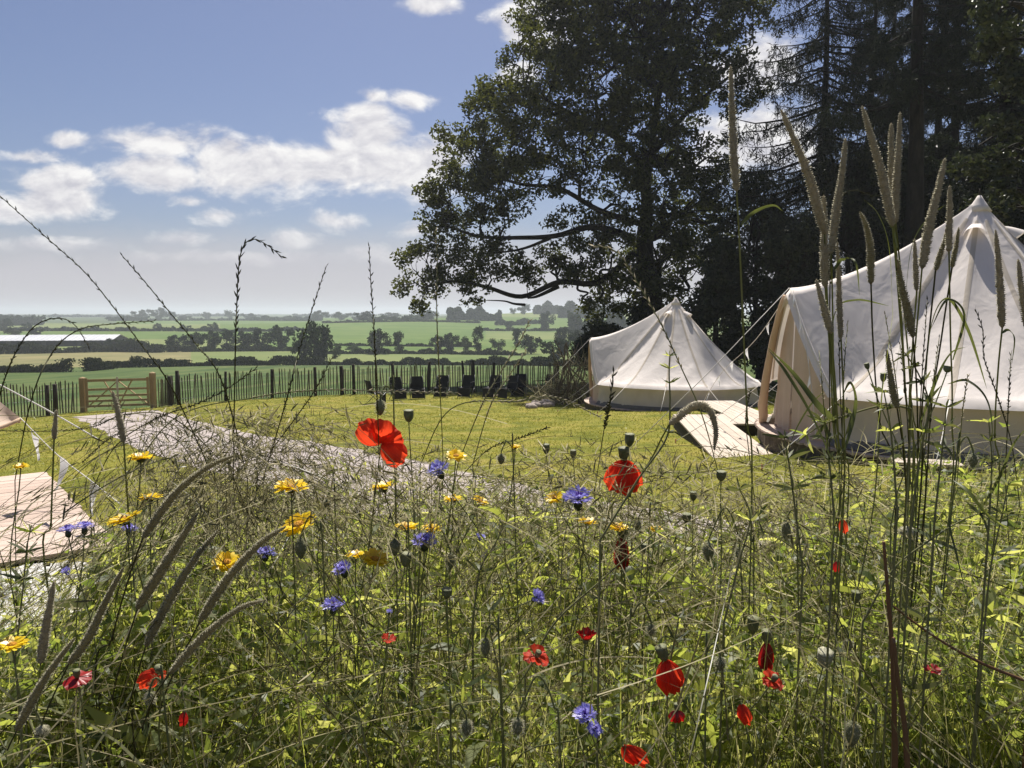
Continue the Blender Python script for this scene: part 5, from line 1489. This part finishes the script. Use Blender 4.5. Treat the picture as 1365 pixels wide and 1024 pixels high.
def pod(label, px, py, Y, wpx, hpx, tilt=(0, -.1, 1), pale=False, group='poppy seed pods'):
    s = Y / F; w, h = wpx * s / 2, hpx * s; c = P(px, py + hpx / 2, Y); A = unit(tilt)
    b, pth = stem_path(c, None, tilt); root = empty('seed_pod', b, label, 'seed pod', group)
    stem_part(root, pth, .0009, 'stem', True, 1)
    mb = MB(); lathe(mb, c - b, A, [(-.02 * h, .2 * w), (.05 * h, .45 * w), (.3 * h, .82 * w), (.6 * h, .97 * w), (.82 * h, .9 * w), (.88 * h, .86 * w)], 16, rib=.02); mb.build('capsule', M['podpale' if pale else 'pod'], root)
    mb = MB(); lathe(mb, c - b, A, [(.86 * h, .8 * w), (.9 * h, 1.02 * w), (.94 * h, 1.0 * w), (.99 * h, .6 * w), (1.0 * h, .02 * w)], 16, rib=.07); mb.build('lid', M['podpale' if pale else 'pod'], root)
for a in [
 ('upright pod just right above the largest poppy', 545, 554, 1.05, 14, 17), ('pod standing directly above the bell shaped poppy', 839, 586, 1.10, 14, 18),
 ('large pale lidded pod on a hairy stem at lower right', 1097, 875, 0.77, 22, 26, (0, -.3, 1), True), ('dark tall pod low right of the hooked bud', 1003, 832, 0.85, 17, 24),
 ('pod on an upright stem below centre', 596, 790, 0.90, 15, 14), ('small round pod right of the bell shaped poppy', 924, 661, 1.20, 10, 13),
 ('flat topped pod beneath the small round pod at right', 915, 690, 1.20, 13, 13), ('pod leaning near the narrow folded poppy', 857, 731, 1.08, 12, 14, (.1, 0, 1)),
 ('pod against the white near tent wall beside the thick stalks', 1177, 503, 0.95, 9, 12), ('small pod left of the one against the tent wall', 1157, 488, 0.95, 7, 9, (-.3, 0, 1)),
 ('pod above the lawn right of the centre poppy', 728, 598, 1.15, 10, 14), ('pod at centre right on a thin stem before the lawn', 764, 605, 1.15, 9, 12),
 ('pod low between leaves at the bottom right', 1140, 795, 0.90, 13, 18), ('square topped pod at centre left among yellow marigolds', 540, 745, 0.95, 16, 20, (.1, -.1, 1)),
 ('small pod in front of the tent wall at right of the dark stalks', 1262, 492, 0.95, 12, 9, (.2, 0, 1)), ('pod beside the arching grass head at right', 961, 634, 1.00, 14, 14)]: pod(*a)
for a in [
 ('dark oval bud hanging from a tall narrow hook right of centre', 944, 735, 0.95, 17, 28, 1, 62), ('brown green bud on a bent stem at left centre', 401, 731, 0.95, 17, 30, 1, 40),
 ('plump bud beside the centre violet cornflower', 526, 730, 0.95, 17, 23, 1, 26), ('nodding bud just below the green leaf at centre', 601, 748, 1.00, 12, 24, -1, 60),
 ('hairy bud below centre hanging over dark leaves', 647, 863, 0.79, 15, 27, 1, 26), ('bud near the bottom edge at centre right', 690, 968, 0.70, 17, 26, 1, 80),
 ('large hairy bud at the bottom right', 1136, 978, 0.70, 21, 38, 1, 44), ('nodding bud in front of the near tent wall', 1297, 614, 0.95, 13, 20, -1, 30),
 ('pale bud above the largest poppy', 507, 543, 1.05, 14, 22, 1, 24), ('slim bud on a tall stem right of centre', 1048, 708, 1.00, 13, 28, 1, 20),
 ('pale folded bud among the right hand stalks', 1210, 710, 1.00, 24, 18, -1, 22, True), ('pale round bud low at the left edge', 56, 974, 0.70, 15, 16, -1, 40, True),
 ('bud left of the bell shaped poppy above the lawn', 668, 612, 1.10, 11, 15, 1, 22), ('dark bud beside the orange red poppy', 960, 885, 0.76, 15, 21, -1, 26),
 ('slender bud right of the violet cornflower', 851, 700, 1.10, 9, 14, 1, 20), ('bud low at left under the arching heads', 200, 930, 0.70, 12, 18, 1, 26),
 ('bud on a hooked stem above the orange poppy', 868, 840, 0.84, 11, 18, -1, 40), ('bud standing over the gravel at right', 985, 738, 1.05, 10, 18, 1, 28),
 ('bud at the bottom centre below the hairy one', 622, 970, 0.70, 15, 24, -1, 30), ('small bud before the dark hedge at left centre', 436, 672, 1.10, 10, 13, 1, 14),
 ('bud beside the pale lidded pod at lower right', 1131, 860, 0.80, 12, 20, -1, 24)]: bud(*a)

# ------------------------------------------------------------------ tall grasses one by one
def blade_strip(mb, path, w, prof=None, twist=.6):
    """one broad grass leaf along a path"""
    path = np.asarray(path); T, N, B = frames(path); n = len(path); t = np.linspace(0, 1, n)
    prof = np.minimum(1, .35 + t * 4) * (1 - t ** 2.2) if prof is None else prof
    view = unit(path - np.array([0, 0, 0]))
    ang = rng.uniform(-.5, .5) + twist * t
    side0 = unit(np.cross(T, np.array([0, 1., 0]) + .0 * T)); nrm = np.cross(T, side0)
    s = side0 * np.cos(ang)[:, None] + nrm * np.sin(ang)[:, None]
    fold = nrm * (w * .18 * prof)[:, None]
    V = np.stack([path - s * (w * prof / 2)[:, None] + fold, path, path + s * (w * prof / 2)[:, None] + fold], 1)
    mb.add(V.reshape(-1, 3), grid_faces(n, 3))

def stalk(label, head, stem, Y, wpx, leaves=(), mat='head', hair=1.0, name='timothy_stalk', cat='grass stalk', group='timothy grasses with cylindrical heads', stemw=2.9, stemmat='stem', dY=.5):
    s = Y / F
    hp = catmull([P(x, y, Y) for x, y in head][::-1], 10)           # base -> tip
    sp_ = [P(x, y, Y + dY * ((i + 1) / len(stem)) ** 1.3) for i, (x, y) in enumerate(stem)]
    last = sp_[-1]
    b = on_ground(last[0] + rng.normal(0, .03), last[1] + .12)
    base = b
    pth = catmull([b] + sp_[::-1] + [hp[0]], 6)
    root = empty(name, base, label, cat, group)
    mb = MB(); tube(mb, pth - base, np.linspace(stemw * 1.3, stemw * .75, len(pth)) * s / 2, 7)
    for k in range(1, len(stem)):                                     # nodes on the stem
        p = sp_[k] - base; tube(mb, [p - (0, 0, .003), p, p + (0, 0, .003)], [stemw * s * .55, stemw * s * .85, stemw * s * .55], 7)
    mb.build('stem', M[stemmat], root)
    L = np.r_[0, np.cumsum(np.linalg.norm(np.diff(hp, axis=0), axis=1))]; t = L / L[-1]
    n2 = max(24, int(L[-1] / .0016)); tt = np.linspace(0, 1, n2)
    q = np.stack([np.interp(tt, t, hp[:, k]) for k in range(3)], -1)
    r = wpx * s / 2 * np.minimum(1, (tt / .06 + .25)) ** .6 * np.clip((1 - tt) / .12 + .18, 0, 1) ** .6
    r = r * np.interp(tt, [0, .12, .35, 1], [.7, .95, 1.0, .42]) * (.84 + .16 * np.sin(tt * n2 * 1.9) ** 2)
    mb = MB(); tube(mb, q - base, r * .86, 12, bump=.17); hd = mb.build('seed_head', M[mat], root)
    n = int(2600 * hair * L[-1] / .1)
    i = rng.integers(1, n2 - 1, n); T, N, B = frames(q); a = rng.uniform(0, 2 * PI, n)
    out = N[i] * np.cos(a)[:, None] + B[i] * np.sin(a)[:, None]
    p0 = q[i] - base + out * (r[i] * .8)[:, None]; d = unit(out + T[i] * rng.uniform(.2, .9, (n, 1)))
    mb = MB(); ribbons(mb, p0, d, r[i] * rng.uniform(.18, .42, n) + .0005, np.zeros((n, 3)), rng.uniform(.0004, .0008, n), 1, prof=np.array([1, .35]))
    mb.build('bristles', M['headhair'], hd)
    for pts, w in leaves:
        mb = MB(); blade_strip(mb, catmull([P(x, y, Y + rng.normal(0, .01)) for x, y in pts], 8) - base, w * s); mb.build('leaf', M['stalkleaf'], root)
    return root

R_ = [
 ('tallest single timothy head standing alone left of the near tent', [(974, 88), (976, 150), (978, 205), (982, 256)], [(986, 330), (990, 420), (996, 560), (1001, 720)], .62, 12, [([(987, 300), (1005, 283), (1030, 274), (1044, 282)], 5)]),
 ('curved timothy head leaning left at the start of the tall cluster', [(1041, 146), (1058, 185), (1078, 235), (1099, 312)], [(1104, 420), (1114, 560), (1120, 720)], .62, 13, []),
 ('long timothy head leaning right beside the curved one', [(1127, 184), (1123, 225), (1114, 285), (1108, 338)], [(1110, 420), (1112, 560), (1116, 720)], .60, 13, [([(1112, 360), (1122, 346), (1140, 350), (1146, 395)], 5)]),
 ('short upright timothy head between the curved and the long one', [(1098, 260), (1099, 310), (1099, 352), (1100, 384)], [(1106, 470), (1110, 560), (1114, 740)], .63, 13, [([(1112, 560), (1090, 540), (1055, 495), (1022, 462)], 9)]),
 ('thick timothy head slanting left above the middle cluster', [(1149, 141), (1162, 185), (1176, 235), (1190, 302)], [(1198, 400), (1206, 520), (1212, 720)], .58, 14, []),
 ('thin upright timothy head in the middle of the tall trio', [(1188, 164), (1188, 205), (1190, 250), (1191, 292)], [(1200, 400), (1207, 520), (1216, 720)], .61, 11, []),
 ('timothy head tilting right in the tall trio', [(1200, 149), (1198, 195), (1195, 245), (1194, 298)], [(1204, 400), (1215, 540), (1222, 720)], .59, 12, [([(1196, 330), (1186, 300), (1170, 285)], 6)]),
 ('long timothy head leaning right in front of the tent slope', [(1260, 211), (1250, 255), (1238, 305), (1229, 358)], [(1221, 450), (1212, 560), (1208, 720)], .58, 13, []),
 ('slim upright timothy head crossing the near tent peak', [(1266, 247), (1266, 280), (1265, 310), (1265, 336)], [(1267, 450), (1269, 560), (1262, 720)], .66, 9, [([(1270, 480), (1285, 420), (1262, 400), (1240, 440)], 6)]),
 ('drooping timothy head against the dark trees beside the trio', [(1146, 282), (1154, 300), (1160, 330), (1161, 379)], [(1164, 460), (1172, 560), (1192, 720)], .66, 10, []),
 ('small dark timothy head right of the tent peak shadow', [(1278, 303), (1276, 320), (1272, 340), (1269, 357)], [(1255, 450), (1240, 560), (1230, 720)], .68, 8, []),
 ('small dark timothy head left of the tent peak shadow', [(1262, 306), (1258, 325), (1252, 343), (1247, 361)], [(1238, 450), (1228, 560), (1222, 720)], .68, 8, []),
 ('short timothy head low on the tent slope beside the trio stems', [(1219, 318), (1220, 342), (1221, 365), (1222, 388)], [(1216, 470), (1212, 560), (1218, 720)], .66, 9, []),
 ('long timothy head over the right half of the near tent', [(1327, 306), (1331, 350), (1334, 395), (1336, 437)], [(1330, 500), (1326, 580), (1325, 720)], .66, 10, [([(1334, 445), (1343, 440), (1352, 452), (1348, 490)], 4)]),
 ('dark timothy head slanting across the trio stems', [(1195, 343), (1203, 385), (1210, 415), (1217, 450)], [(1222, 520), (1224, 600), (1228, 720)], .62, 12, [([(1228, 560), (1250, 500), (1268, 470), (1290, 462)], 7)]),
 ('timothy head hanging low beside the curved one stem', [(1116, 322), (1118, 365), (1119, 410), (1121, 452)], [(1124, 520), (1126, 600), (1128, 720)], .64, 9, [([(1126, 600), (1140, 540), (1133, 510), (1122, 530)], 7)]),
 ('timothy head leaning left before the tent door peak', [(1088, 372), (1094, 395), (1101, 420), (1108, 445)], [(1114, 520), (1118, 600), (1122, 720)], .60, 11, []),
 ('timothy head cut by the right edge of the view', [(1357, 345), (1361, 380), (1366, 410), (1370, 440)], [(1374, 520), (1376, 600), (1370, 760)], .62, 10, []),
 ('blackish timothy head low on the tent wall between stalks', [(1182, 466), (1186, 495), (1190, 520), (1196, 545)], [(1204, 600), (1208, 660), (1212, 760)], .66, 10, []),
 ('long arching timothy head highest of the left foreground row', [(313, 607), (275, 624), (232, 660), (190, 718)], [(172, 770), (150, 850), (130, 960)], .62, 14, []),
 ('second arching timothy head below the highest at left', [(264, 684), (242, 718), (212, 765), (183, 812)], [(165, 870), (150, 930), (140, 1000)], .60, 14, []),
 ('third arching timothy head at left with a pale tip', [(292, 706), (262, 742), (226, 800), (194, 862)], [(180, 910), (168, 960), (160, 1010)], .58, 14, []),
 ('fourth arching timothy head reaching under the marigold', [(381, 702), (345, 726), (300, 776), (266, 830)], [(240, 880), (215, 940), (200, 1010)], .60, 15, []),
 ('fifth arching timothy head lowest in the left row', [(352, 800), (318, 812), (272, 848), (226, 898)], [(205, 930), (190, 970), (180, 1010)], .56, 14, []),
 ('dark timothy head leaning steeply near the left edge', [(165, 756), (142, 800), (118, 850), (92, 885)], [(70, 930), (50, 980), (40, 1020)], .58, 13, []),
 ('pale bleached timothy head upright at the left edge', [(72, 775), (66, 810), (60, 845), (54, 885)], [(50, 930), (48, 980), (46, 1020)], .60, 14, []),
 ('timothy head slanting at the far left low corner', [(100, 850), (70, 890), (45, 930), (22, 975)], [(10, 1000), (0, 1030)], .55, 13, []),
 ('small pale timothy head upright before the path at left', [(75, 546), (74, 560), (73, 572), (72, 586)], [(70, 640), (68, 700), (66, 800)], .85, 9, []),
 ('stubby timothy head leaning left in front of the gate', [(150, 521), (155, 540), (160, 562), (165, 590)], [(168, 640), (172, 700), (178, 820)], .80, 13, []),
 ('arched timothy head bending over before the boardwalk', [(952, 600), (954, 572), (945, 546), (925, 541), (892, 566)], [(880, 588), (868, 612), (840, 660), (800, 760)], .66, 12, []),
]
pale = ('tallest', 'pale', 'short upright', 'small pale')
for lb, hd, st, Y, w, lv in R_:
    dark = any(k in lb for k in ('dark', 'blackish', 'arching', 'fourth', 'fifth', 'corner'))
    stalk(lb, hd, st, Y, w * rng.uniform(.78, 1.1), lv, mat='headolive' if dark else 'head', dY=.3 if 'arching' in lb or 'left' in lb else .5, stemmat='stem' if dark is False else 'stemdark')

def rye(label, pts, Y, headfrac, wpx=4, mat='stemdark', group='thin seeding grass stems', spread=.35, name='rye_stalk', drop=True):
    """thin grass stem carrying small alternating spikelets near its tip; pts run tip -> base"""
    s = Y / F
    p = catmull([P(x, y, Y + .45 * max(0, (y - 540) / 100)) for x, y in pts][::-1], 8)
    b = on_ground(p[0][0] + rng.normal(0, .15), p[0][1] + .15) if drop else p[0]
    root = empty(name, b, label, 'grass stalk', group)
    full = np.vstack([b[None], p]) if drop else p
    mb = MB(); tube(mb, full - b, np.linspace(1.8, .9, len(full)) * s / 2 * 1.1, 5); mb.build('stem', M[mat], root)
    L = np.r_[0, np.cumsum(np.linalg.norm(np.diff(p, axis=0), axis=1))]; t = L / L[-1]
    n = int(headfrac * L[-1] / (.0042)); tt = np.linspace(1 - headfrac, 1, n)
    q = np.stack([np.interp(tt, t, p[:, k]) for k in range(3)], -1); T, N, B = frames(q)
    sgn = np.where(np.arange(n) % 2, 1, -1)[:, None]; nv = unit(np.cross(T, (0, 1, 0)))
    d = unit(T + sgn * nv * spread + rng.normal(0, .15, (n, 3)))
    mb = MB(); ribbons(mb, q - b, d, wpx * s * rng.uniform(1.6, 2.6, n), np.zeros((n, 3)), wpx * s * .55, 3, prof=np.array([.3, 1, .7, .05])); ribbons(mb, q - b, d, wpx * s * rng.uniform(1.6, 2.4, n), np.zeros((n, 3)), wpx * s * .55, 3, prof=np.array([.3, 1, .7, .05]))
    mb.build('spikelets', M['headdark'] if mat == 'stemdark' else M['head'], root)
for a in [
 ('longest dark rope like grass stem slanting down from the left edge', [(-6, 256), (60, 315), (112, 362), (150, 408), (190, 462), (222, 505), (250, 560), (290, 650)], .62, .72, 3.2),
 ('dark grass stem slanting parallel, right of the longest one', [(163, 341), (195, 378), (225, 415), (262, 460), (300, 520), (330, 640)], .75, .45, 3),
 ('grass stem with a hooked nodding tip against the sky', [(375, 342), (358, 328), (340, 319), (326, 326), (319, 350), (316, 400), (313, 500), (311, 640)], .78, .2, 4.5),
 ('short dark grass spike leaning right over the far trees', [(435, 355), (425, 385), (413, 422), (398, 470), (380, 540), (350, 640)], .78, .32, 3),
 ('upright dark grass spike at left centre of the sky', [(492, 329), (494, 370), (497, 415), (500, 470), (505, 600), (505, 680)], .80, .35, 3.2),
 ('thin pale stem rising under the oak branch tips', [(581, 308), (583, 350), (582, 400), (584, 470), (590, 600), (590, 660)], .8, .3, 2.6, 'stem'),
 ('arching grass stem with pale feathery tip before the oak', [(792, 328), (812, 331), (828, 342), (848, 374), (880, 430), (908, 490), (938, 560), (960, 640)], .72, .22, 4, 'stem'),
 ('thin arched grass stem bowing over the barn', [(118, 462), (102, 436), (84, 425), (58, 428), (36, 446), (12, 490), (-10, 560), (-30, 640)], .8, .3, 3),
 ('faint stem bowing left of the gate', [(205, 428), (150, 432), (105, 440), (70, 470), (40, 540), (20, 640)], .9, .2, 2.5),
 ('crooked dark stem crossing the fence near the big field tree', [(442, 478), (420, 520), (392, 560), (350, 620), (330, 680)], .9, .3, 3),
 ('dark stem curving over the gravel at left centre', [(340, 492), (300, 520), (258, 540), (200, 562), (150, 600), (120, 660)], .9, .35, 3.5),
 ('long nearly level dark stem across the lawn', [(610, 524), (520, 522), (430, 520), (340, 530), (230, 560), (170, 640)], 1.0, .3, 3, 'stem'),
 ('dark level stem reaching left across the deck lawn', [(-10, 574), (60, 575), (120, 570), (170, 552), (235, 560), (300, 620)], .95, .35, 3),
 ('dark stem arching from the path towards the left tall weeds', [(110, 616), (150, 582), (196, 574), (240, 590), (270, 640)], .9, .4, 3.5),
 ('straw coloured stem leaning right before the chairs', [(706, 428), (690, 460), (665, 500), (640, 545), (610, 620)], 1.0, .3, 3, 'stempale'),
 ('second straw coloured stem leaning right before the chairs', [(700, 470), (676, 505), (652, 545), (630, 620)], 1.05, .3, 3, 'stempale'),
 ('level pale grass stem reaching over the far lawn at centre', [(800, 556), (740, 530), (690, 535), (600, 546), (560, 620)], 1.0, .35, 3.5, 'stem'),
 ('dark curving stem over the centre lawn', [(730, 570), (690, 585), (650, 600), (610, 640)], 1.0, .5, 4),
 ('bent dark stem with knotted tip on the right of the tent', [(1300, 412), (1310, 440), (1312, 478), (1330, 530), (1350, 600), (1360, 680)], .8, .3, 3.2),
 ('thin nodding stem between near tent stalks and tent peak', [(1165, 262), (1140, 254), (1122, 262), (1110, 300), (1106, 420), (1106, 640)], .7, .18, 3.5),
 ('dark thin stem rising from the meadow right of the arched head', [(818, 497), (812, 540), (804, 580), (792, 660)], .9, .32, 5),
 ('dark thin stem crossing the boardwalk', [(1000, 520), (994, 560), (998, 600), (1010, 700)], .9, .2, 3),
]: rye(*a)

# leafy whorled cleavers and sticky weeds
def cleaver(label, pts, Y, whorls, lpx, mat='stempale', stemw=3.2):
    """square pale stem (pts tip -> base) with rings of narrow leaves at given fractions"""
    s = Y / F; p = catmull([P(x, y, Y) for x, y in pts][::-1], 8); b = on_ground(p[0][0], p[0][1] + .02)
    root = empty('cleavers', b, label, 'weed', 'whorled cleavers'); full = np.vstack([b[None], p])
    mb = MB(); tube(mb, full - b, np.linspace(stemw, stemw * .5, len(full)) * s / 2, 4); mb.build('stem', M[mat], root)
    L = np.r_[0, np.cumsum(np.linalg.norm(np.diff(p, axis=0), axis=1))]; t = L / L[-1]; T, N, B = frames(p)
    for f in whorls:
        q = np.array([np.interp(f, t, p[:, k]) for k in range(3)]); i = int(np.argmin(abs(t - f))); n = 8
        a = np.arange(n) / n * 2 * PI + rng.uniform(0, 1); d = np.cos(a)[:, None] * N[i] + np.sin(a)[:, None] * B[i] + T[i] * .45
        LL = lpx * s * rng.uniform(.75, 1.1, n) * (1.15 - .35 * f)
        mb = MB(); ribbons(mb, np.repeat((q - b)[None], n, 0), d, LL, np.repeat(T[i][None], n, 0) * -.12 + rng.normal(0, .22, (n, 3)), LL * .17, 5, prof=np.array([.35, .8, 1, .95, .7, .1])); mb.build('leaf_whorl', M['stalkleaf'] if rng.random() < .6 else M['leaf'], root)
for a in [
 ('whorled weed rising before the far tent roof', [(893, 472), (892, 500), (893, 540), (888, 585), (850, 640), (800, 720)], .75, (.99, .93, .86, .62, .4), 18),
 ('whorled weed in front of the near tent door', [(1062, 590), (1090, 570), (1125, 555), (1180, 540), (1215, 545)], .75, (.5, .72, .9), 30),
 ('pale whorled weed leaning across the right foreground', [(1330, 680), (1290, 690), (1240, 720), (1190, 760), (1150, 830)], .8, (.3, .6, .9), 34),
 ('whorled weed bright green below the near tent wall', [(1206, 470), (1225, 500), (1238, 540), (1228, 600), (1215, 690)], .72, (.98, .9, .8, .68, .5), 24),
 ('starry whorled weed at right over the gravel', [(985, 650), (1000, 690), (985, 750), (965, 830)], .8, (.75, .98), 34),
 ('starry yellow green weed low right of centre', [(905, 822), (900, 850), (890, 900)], .8, (.98, .6), 26),
 ('whorled weed among brown stems at lower right', [(1232, 822), (1225, 860), (1215, 920), (1210, 980)], .75, (.98, .7, .4), 40),
 ('long pale stem lying diagonally below the bell poppy', [(885, 700), (850, 730), (800, 775), (740, 830), (700, 900)], .85, (.95, .5), 24),
 ('whorled weed at centre beside the hairy bud', [(652, 812), (655, 850), (665, 900), (670, 980)], .8, (.98, .72), 34),
 ('whorled weed low at left centre', [(470, 930), (480, 960), (490, 1010)], .75, (.95, .6), 34),
 ('yellow green leafy weed at centre above the pods', [(672, 700), (660, 725), (640, 760), (630, 830)], .95, (.99, .85, .7, .5), 30),
 ('bright leafy weed at the right of the boardwalk', [(1045, 580), (1052, 620), (1060, 680), (1070, 760)], .8, (.98, .82, .6), 32),
 ('whorled weed under the far right stalks', [(1345, 640), (1335, 690), (1320, 760), (1310, 860)], .78, (.97, .8, .55), 34),
 ('weed with narrow leaves before the left deck', [(42, 700), (36, 730), (30, 790), (20, 880)], .85, (.95, .8, .6), 26),
]: cleaver(*a)

for a in [
 ('thin green stem at the left side of the curved timothy stems', [(1092, 470), (1098, 540), (1106, 640)], .64, .12, 3, 'stem'),
 ('thin green stem between the curved and long timothy stems', [(1130, 430), (1124, 520), (1122, 640)], .66, .12, 3, 'stem'),
 ('dark stem close behind the long timothy stem', [(1118, 400), (1120, 520), (1126, 640)], .7, .12, 3, 'stemdark'),
 ('green stem leaning through the middle of the tall trio', [(1180, 420), (1196, 520), (1210, 640)], .66, .12, 3, 'stem'),
 ('dark stem standing just right of the tall trio', [(1236, 400), (1228, 520), (1222, 640)], .68, .12, 3, 'stemdark'),
 ('green stem leaning away right of the tall trio', [(1252, 450), (1240, 540), (1228, 640)], .7, .14, 3, 'stem'),
 ('dark stem at the front of the tall trio base', [(1200, 460), (1208, 540), (1214, 640)], .6, .1, 3, 'stemdark'),
 ('slender stem rising to the eave of the near tent', [(1290, 500), (1282, 560), (1276, 640)], .72, .2, 3.5, 'stem'),
 ('slender stem at the far right before the tent wall', [(1348, 470), (1344, 540), (1340, 640)], .72, .2, 3.5, 'stemdark'),
]: rye(*a)
for a in [
 ('leafy green weed at the foot of the curved timothy stems', [(1098, 560), (1106, 620), (1112, 690)], .74, (.98, .8, .6, .4), 30),
 ('leafy green weed left of the tall trio stems', [(1178, 520), (1188, 580), (1196, 680)], .7, (.98, .84, .66, .5), 28),
 ('leafy weed right of the tall trio before the tent wall', [(1262, 540), (1256, 600), (1246, 690)], .74, (.98, .82, .62), 30),
 ('leafy weed in front of the tent base at the far right', [(1318, 560), (1322, 620), (1318, 700)], .76, (.98, .8, .6), 28),
]: cleaver(*a)

def leafblade(label, pts, Y, wpx, mat='stalkleaf'):
    s = Y / F; p = catmull([P(x, y, Y + .02 * i) for i, (x, y) in enumerate(pts)], 8); b = on_ground(p[0][0] * 1.2, p[0][1] + .35)
    full = np.vstack([catmull([b, b * .3 + p[0] * .7, p[0]], 4)[:-1], p]); n = len(full); t = np.linspace(0, 1, n)
    mb = MB(); blade_strip(mb, full, wpx * s * .72, np.clip((t - .25) * 1.8, .16, 1) * (1 - t ** 4) ** .8); o = mb.build('grass_blade', M[mat], origin=b); tag(o, label, 'grass blade', 'broad grass blades')
for a in [
 ('broad grass blade slanting left before the tent door', [(1120, 640), (1085, 560), (1050, 500), (1024, 466)], .66, 10),
 ('broad grass blade pointing right before the boardwalk', [(1050, 600), (1062, 570), (1080, 540), (1100, 520)], .7, 10),
 ('horizontal grass blade beside the drooping timothy', [(1110, 520), (1112, 420), (1140, 400), (1186, 408)], .64, 7),
 ('bent dark blade over the right tent slope', [(1232, 560), (1240, 440), (1262, 398), (1290, 440), (1316, 520)], .64, 9),
 ('arched blade at the right foreground', [(1325, 620), (1318, 540), (1290, 508), (1262, 512)], .7, 8),
 ('pale broad blade fallen at lower right', [(1365, 715), (1320, 690), (1290, 655), (1270, 640)], .7, 12, 'leaf'),
 ('long blade slanting over the right edge', [(1380, 560), (1352, 590), (1330, 640), (1300, 690)], .7, 8),
 ('thin blade near the tent peak leaning right', [(1205, 420), (1215, 330), (1238, 290), (1262, 272)], .66, 4),
 ('bright blade bent at the tall trio base', [(1190, 420), (1185, 330), (1170, 285), (1150, 265)], .64, 5, 'leaf'),
 ('wide green blade standing at lower right', [(975, 1010), (985, 960), (996, 920), (1006, 895)], .7, 16, 'leaf'),
 ('yellow green blade pointing right at centre', [(640, 800), (655, 765), (680, 748), (700, 742)], .85, 10, 'leaf'),
 ('bright green blade pair base at left centre', [(400, 960), (408, 900), (412, 850), (410, 810)], .7, 8, 'leaf'),
 ('broad blade low in the bottom left corner', [(0, 1010), (40, 985), (62, 990), (68, 1015)], .6, 12, 'leaf'),
 ('dark blade at the right leaning over the brown stalks', [(1290, 800), (1275, 740), (1265, 690), (1280, 640)], .7, 9),
]: leafblade(*a)
def reed(label, pts, Y, wpx):
    s = Y / F; p = catmull([P(x, y, Y) for x, y in pts][::-1], 6); b = on_ground(p[0][0], p[0][1]); full = np.vstack([b[None], p])
    mb = MB(); tube(mb, full, np.linspace(wpx, wpx * .5, len(full)) * s / 2, 7, bump=.06)
    o = mb.build('dead_stalk', M['stalkbrown'], origin=b); tag(o, label, 'dead stalk')
reed('tall reddish brown dead stalk at the lower right', [(1178, 722), (1184, 800), (1190, 880), (1193, 1010)], .66, 8)
reed('shorter reddish brown dead stalk right of the tall one', [(1191, 850), (1196, 900), (1206, 970), (1210, 1030)], .64, 9)
reed('pale bent dead stalk crossing diagonally at lower right', [(1180, 800), (1240, 845), (1300, 880), (1372, 910)], .75, 5)
